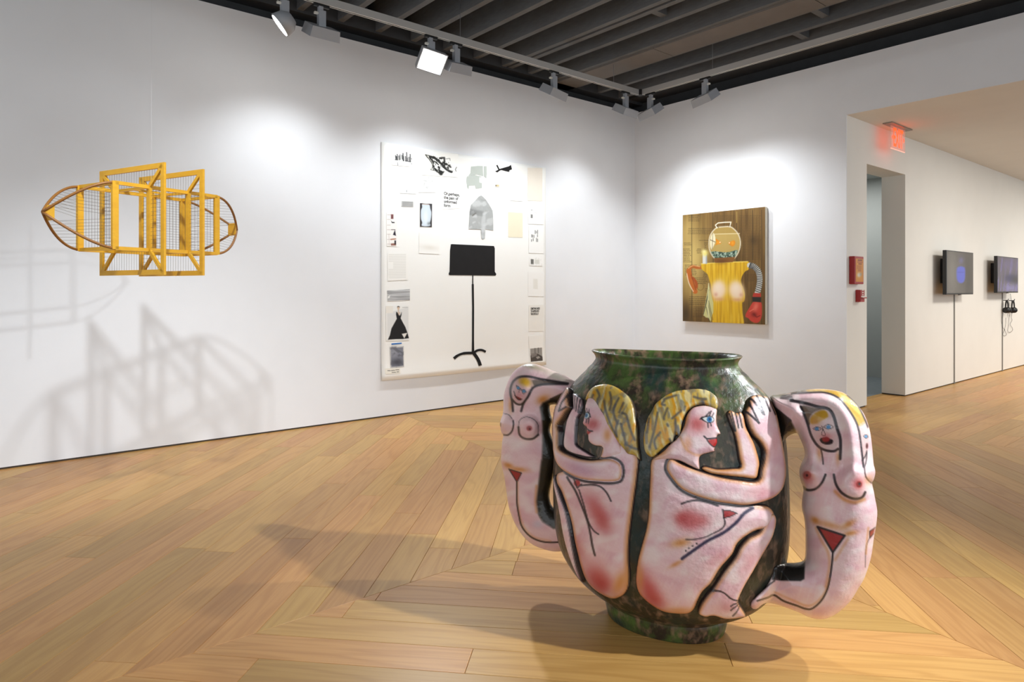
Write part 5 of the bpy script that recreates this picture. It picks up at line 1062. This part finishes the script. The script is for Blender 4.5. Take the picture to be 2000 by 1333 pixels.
hose = catmull(D5([(735, 612), (775, 625), (812, 665), (828, 730), (822, 800), (806, 870)]), 8, False)
ops += [('stroke', hose, (196, 196, 188), 5.4, 1.2, 1)]
for i in range(0, len(hose) - 1, 2):
    d_ = hose[min(i + 1, len(hose) - 1)] - hose[max(i - 1, 0)]; d_ = d_ / np.hypot(*d_); n_ = np.array([-d_[1], d_[0]])
    ops.append(('stroke', [tuple(hose[i] - n_ * 5.0 + d_ * .6), tuple(hose[i] + n_ * 5.0 - d_ * .6)], (50, 50, 50), .8, .7, .95))
glove = catmull(D5([(765, 955), (735, 1000), (700, 1060), (695, 1090), (722, 1105), (745, 1130), (785, 1147), (820, 1140), (845, 1090), (848, 1010), (840, 955), (800, 948)]), 4)
ops += [('fill', D5([(770, 868), (838, 872), (840, 910), (760, 908)]), (176, 54, 40), 1, 1), ('fill', glove, (190, 62, 48), 1.2, 1), ('blob', *D5([(790, 1000)])[0], 5, 10, .3, (222, 120, 100), .8, 1.0), ('blob', *D5([(775, 1070)])[0], 6, 5, .5, (104, 26, 20), .8, 1.0), ('stroke', D5([(770, 1065), (800, 1095), (830, 1080)]), (110, 28, 22), .9, 1.4, .8), ('stroke', D5([(735, 1040), (770, 1020)]), (226, 128, 108), .9, 1.4, .7),
        ('fill', D5([(757, 906), (840, 908), (838, 956), (760, 950)]), (40, 36, 30), 1, 1)]
towel = D5([(352, 780), (368, 850), (396, 960), (396, 1050), (380, 1090), (372, 1140), (350, 1100), (328, 1098), (302, 1075), (318, 980), (335, 880)])
ops += [('fill', towel, (196, 192, 130), 1.1, 1)] + [('stroke', D5([(a_, 900 + q_), (a_ + 40, 1080 + q_)]), (50, 50, 44), .5, .8, .8) for a_, q_ in ((345, 60), (352, 40), (330, 100))] + [('stroke', D5([(a_, b_), (a_ - 25, b_ + 110)]), (50, 50, 44), .5, .8, .8) for a_, b_ in ((345, 900), (336, 930), (354, 840), (330, 960))] + [('stroke', D5([(352, 780), (345, 1000), (350, 1100)]), (226, 224, 180), .7, 1, .9)]
C = apply(Q, ops, (108, 80, 38))
ny, nz = len(ys), len(zs); I = np.arange(ny * nz).reshape(nz, ny)
Fq = np.stack([I[:-1, :-1].ravel(), I[:-1, 1:].ravel(), I[1:, 1:].ravel(), I[1:, :-1].ravel()], 1)
mesh('painted_surface', P3, [tuple(f) for f in Fq], painted('oil_paint', .5, .08, 300.0, .35), PAI, False, lin(C))

# ------------------------------------------------------------------ hall wall: exit sign, alarm boxes, screens, headphones
M_RED = mat('alarm_red', (164, 30, 30), .4); M_WHITE = mat('white_print', (232, 226, 214), .5); M_DKR = mat('dark_red_print', (90, 30, 20), .6)
def plate(pxa, pya, pxb, pyb, y): 
    p, q = on_y(pxa, pya, y), on_y(pxb, pyb, y); return p[0], q[0], q[2], p[2]
yf = Y_TV - 0.06; xa, xb, zb, zt = plate(1669.5, 500.5, 1687, 555.5, yf)
BOX = thing('alarm_notice_box', 'tall red framed notice box with an orange printed panel beside the doorway', 'notice box', ((xa + xb) / 2, Y_TV, zb))
MB().box(xa, xb, yf, Y_TV, zb, zt, .006).build('case', M_RED, BOX)
pl, pr, pb_, pt_ = xa + .022, xb - .016, zb + .025, zt - .025
nx_, nz_ = 30, 70; gx, gz = np.meshgrid(np.linspace(pl, pr, nx_), np.linspace(pb_, pt_, nz_)); P3 = np.stack([gx.ravel(), np.full(gx.size, yf - .0012), gz.ravel()], 1)
uv = np.stack([(P3[:, 0] - pl) / (pr - pl) * 10, (pt_ - P3[:, 2]) / (pt_ - pb_) * 32], 1)
ops = [('fill', [(2.5, 1.2), (8.5, 1), (8.5, 3), (2.5, 3)], (110, 40, 24), .6, .9), ('fill', [(2, 4), (9, 4), (9, 5.4), (2, 5.4)], (150, 60, 50), .6, .8), ('fill', [(3.5, 6.4), (8, 6.4), (8, 8), (3.5, 8)], (110, 44, 26), .6, .8)]
ops += [('stroke', [(1.5, 9.6 + 1.1 * k), (7.5, 9.6 + 1.1 * k)], (140, 60, 24), .22, .4, .8) for k in range(5)] + [('stroke', [(3, 15.6 + 1.3 * k), (7, 15.6 + 1.3 * k)], (120, 56, 30), .3, .5, .8) for k in range(2)] + [('blob', 4.2, 22.5, 2.6, 3.4, 0, (214, 210, 196), .95, 1.4), ('blob', 6.6, 21.5, 1.6, 2.4, .2, (150, 150, 156), .7, 1.0)]
C = apply(uv, ops, (208, 138, 44)); I = np.arange(nx_ * nz_).reshape(nz_, nx_); Fq = np.stack([I[:-1, :-1].ravel(), I[:-1, 1:].ravel(), I[1:, 1:].ravel(), I[1:, :-1].ravel()], 1)
mesh('printed_panel', P3, [tuple(f) for f in Fq], painted('printed_card', .5), BOX, False, lin(C))
yf = Y_TV - 0.055; xa, xb, zb, zt = plate(1681, 566.5, 1689, 590, yf)
PUL = thing('fire_alarm_pull', 'small red fire alarm pull station under the red notice box', 'fire alarm', ((xa + xb) / 2, Y_TV, zb))
MB().box(xa, xb, yf, Y_TV, zb, zt, .005).build('case', M_RED, PUL)
mw = (xb - xa)
for q in ((xa + .12 * mw, xb - .1 * mw, zt - .085, zt - .075), (xa + .12 * mw, xb - .1 * mw, zb + .055, zb + .065)): MB().box(q[0], q[1], yf - .002, yf, q[2], q[3]).build('panel_line', M_WHITE, PUL)
for q in ((xa + .12 * mw, xa + .2 * mw), (xb - .18 * mw, xb - .1 * mw)): MB().box(q[0], q[1], yf - .002, yf, zb + .055, zt - .075).build('panel_line', M_WHITE, PUL)
for k in range(3): MB().box(xa + .35 * mw, xb - .35 * mw, yf - .002, yf, zb + .072 + .024 * k, zb + .084 + .024 * k).build('panel_mark', M_WHITE, PUL)
MB().box(xa + .05 * mw, xb + .01, yf - .02, yf, zb + .038, zb + .05, .003).build('pull_bar', M_RED, PUL)

YS_ = -3.03; xa, xb, zb, zt = plate(1739.5, 246, 1767, 291, YS_); zt = HALLH - .012; zb = on_y(1740, 289.5, YS_)[2]
EX = thing('exit_sign', 'edge-lit red exit sign hanging from the hall ceiling', 'exit sign', ((xa + xb) / 2, YS_, zb))
m = bpy.data.materials.new('edge_lit_acrylic'); m.use_nodes = True; b_ = m.node_tree.nodes['Principled BSDF']
b_.inputs['Base Color'].default_value = (*lin((236, 190, 176)), 1); b_.inputs['Roughness'].default_value = .15; b_.inputs['Alpha'].default_value = .25
b_.inputs['Emission Color'].default_value = (*lin((255, 120, 90)), 1); b_.inputs['Emission Strength'].default_value = .1
MB().box(xa, xb, YS_ - .004, YS_ + .004, zb, zt).build('acrylic_panel', m, EX)
MB().box(xa - .09, xb + .09, YS_ - .05, YS_ + .05, HALLH - .012, HALLH - .001).build('ceiling_plate', mat('brushed_plate', (150, 142, 132), .4, .6), EX)
M_EL = mat('exit_red_letters', (255, 90, 40), .4, emit=(255, 78, 24), estr=1.3)
ew = xb - xa; lt = text_mesh('EXIT', 0.24, wallM((xa + .16 * ew, YS_ - .0055, zb + .045), (1, 0, 0), (0, -1, 0)), 'lettering', M_EL, EX, 1, .004, 1.0)
vx = [v.co.x for v in lt.data.vertices]; vz = [v.co.z for v in lt.data.vertices]; lo_, hi_, l2, h2 = min(vx), max(vx), min(vz), max(vz)
for v in lt.data.vertices:
    v.co.x = (xa + (.17 + .68 * (v.co.x - lo_) / (hi_ - lo_)) * ew) - EX.location.x; v.co.z = zb + .03 + (v.co.z - l2) / (h2 - l2) * (zt - zb - .05) - EX.location.z
for s, xx in ((-1, xa + .09 * ew), (1, xb - .09 * ew)):
    MB().prism([(xx + s * .014, YS_ - .0055, (zb + zt) / 2), (xx - s * .014, YS_ - .0055, (zb + zt) / 2 + .03), (xx - s * .014, YS_ - .0055, (zb + zt) / 2 - .03)], (0, -.001, 0)).build('arrow', M_EL, EX)
MB().box(xa, xb, YS_ - .0045, YS_ + .0045, zb - .002, zb + .003).build('bottom_edge', mat('lit_edge', (255, 200, 190), .4, emit=(255, 170, 150), estr=.8), EX)
ld = bpy.data.lights.new('exit_glow', 'AREA'); ld.shape = 'RECTANGLE'; ld.size = ew; ld.size_y = zt - zb; ld.energy = .16; ld.color = (1, .2, .1)
for s in (-1, 1):
    lo = bpy.data.objects.new('exit_glow', ld); COL.objects.link(lo); lo.parent = EX; lo.location = (0, s * .012, (zt - zb) / 2); lo.rotation_euler = (math.radians(90 if s > 0 else -90) * -1, 0, 0)

M_BEZ = mat('black_plastic', (20, 20, 22), .35); M_CAB = mat('grey_conduit', (128, 126, 122), .6)
def screen(pxl, pxr, ptop, pbot, label, ops, base, cable_px, gloss=.08):
    yb = Y_TV - 0.15; L = on_y(pxl, ptop, yb); R = on_y(pxr, ptop, yb); zb = on_y(pxl, pbot, yb)[2]; zt = L[2]; xl, xr = L[0], R[0]
    t = thing('wall_screen', label, 'screen', ((xl + xr) / 2, Y_TV, zb), 'screens on the hall wall')
    MB().box(xl, xr, yb, yb + .045, zb, zt, .004).build('cabinet', M_BEZ, t)
    MB().box(xl + .12, xr - .12, yb + .045, yb + .075, zb + .06, zt - .12, .008).build('back_housing', M_BEZ, t)
    MB().box(xl + .25, xl + .45, yb + .075, Y_TV - .001, zb + .15, zt - .1).build('wall_bracket', M_BEZ, t); MB().box(xr - .45, xr - .25, yb + .075, Y_TV - .001, zb + .15, zt - .1).build('wall_bracket', M_BEZ, t)
    nx_, nz_ = 54, 80; bz = .012; gx, gz = np.meshgrid(np.linspace(xl + bz, xr - bz, nx_), np.linspace(zb + bz + .008, zt - bz, nz_)); P3 = np.stack([gx.ravel(), np.full(gx.size, yb - .0008), gz.ravel()], 1)
    Q, _ = project(P3); C = apply(Q, ops, base); I = np.arange(nx_ * nz_).reshape(nz_, nx_); Fq = np.stack([I[:-1, :-1].ravel(), I[:-1, 1:].ravel(), I[1:, 1:].ravel(), I[1:, :-1].ravel()], 1)
    m = painted('lit_display', .2, spec=.5, emit=.42); mesh('display', P3, [tuple(f) for f in Fq], m, t, False, lin(C))
    MB().box((xl + xr) / 2 - .03, (xl + xr) / 2 + .03, yb - .001, yb + .02, zb - .008, zb).build('sensor', M_BEZ, t)
    x = on_y(cable_px, 650, Y_TV)[0]
    c = MB().box(x - .011, x + .011, Y_TV - .011, Y_TV, 0.0, zb - .001 + .03).build('cable_cover', M_CAB)
    return t, c, x
S = lambda p: T(1820, 470, 6.35, p)
t1, c1_, x1 = screen(1848.5, 1901, 488.5, 576, 'wall screen showing a blurred blue oval on grey', [('blob', *S([(250, 380)])[0], 14, 60, 0, (120, 116, 110), .6, 1.0), ('blob', *S([(460, 500)])[0], 8, 40, 0, (40, 36, 34), .6, 1.0), ('fill', catmull(S([(310, 350), (345, 322), (385, 325), (412, 350), (412, 460), (395, 515), (360, 530), (325, 510), (308, 460)]), 4), (74, 84, 178), 3.5, .95),
    ('blob', *S([(365, 250)])[0], 5, 8, 0, (96, 92, 140), .6, 1.0), ('stroke', S([(325, 395), (400, 395)]), (56, 60, 130), .6, 2, .5)], (72, 68, 64), 1863)
t2, c2_, x2 = screen(1948, 1988.5, 500, 572.5, 'wall screen with violet streaks and headphones hung beneath', [('noise', 3, 40, .1, 141, (92, 84, 128), .45, .8, .9), ('blob', *S([(960, 300)])[0], 18, 14, 0, (88, 78, 120), .6, 1.0), ('blob', *S([(980, 470)])[0], 12, 8, .1, (20, 18, 70), .95, 1.4), ('blob', *S([(1040, 490)])[0], 6, 8, 0, (10, 10, 24), .9, 1.2), ('blob', *S([(970, 590)])[0], 14, 8, 0, (112, 106, 156), .8, 1.0)], (70, 64, 72), 1957)
tag(c1_, 'thin grey cable cover running from the blue-oval screen to the floor', 'cable cover'); tag(c2_, 'thin grey cable cover running down behind the headphones to the floor', 'cable cover')
M_HP = mat('headphone_black', (16, 16, 17), .45); M_CORD = mat('headphone_cord', (58, 56, 54), .6)
def phones(pxc, label, cord, dy, turn=0.0):
    cx_, _, cz = on_y(pxc, 606, Y_TV); y = Y_TV - dy
    t = thing('headphones', label, 'headphones', (cx_, y, cz))
    hook = MB().tube([(cx_, Y_TV, cz + .155), (cx_, y - .015, cz + .155), (cx_, y - .02, cz + .18)], .006, 8).build('wall_hook', M_HP); tag(hook, 'black peg on the hall wall holding ' + ('the front' if dy < .0555 else 'the second') + ' headphones', 'hook')
    pts = [(cx_ + .07 * math.cos(a), y, cz + .04 + .108 * math.sin(a)) for a in np.linspace(-.2, math.pi + .2, 24)]
    b = MB()
    for i in range(len(pts) - 1): b.bar(pts[i], pts[i + 1], .028, .014, (0, 1, 0))
    b.build('headband', M_HP, t)
    for s in (-1, 1):
        e = MB().tube([(cx_ + s * .03, y, cz), (cx_ + s * .046, y, cz), (cx_ + s * .062, y, cz), (cx_ + s * .076, y, cz)], [.038, .047, .047, .034], 18).build('ear_cup', M_HP, t, True)
    MB().tube([(on_y(a_, b_, Y_TV - .012)) for a_, b_ in catmull(cord, 5, False)], .0025, 6).build('cord', M_CORD, t, True)
phones(1958.5, 'black headphones hung on peg over the cable cover', S([(870, 925), (862, 1000), (880, 1080), (900, 1110), (880, 1165), (905, 1185), (925, 1165), (905, 1110), (915, 1040), (918, 960)]), .055)
phones(1970.5, 'black headphones hung on peg beside looping cord', S([(965, 925), (955, 980), (950, 1060), (940, 1120), (960, 1140), (985, 1135), (1002, 1110), (995, 1080), (972, 1040), (995, 990), (985, 950), (1000, 860), (985, 740), (975, 660)]), .056)
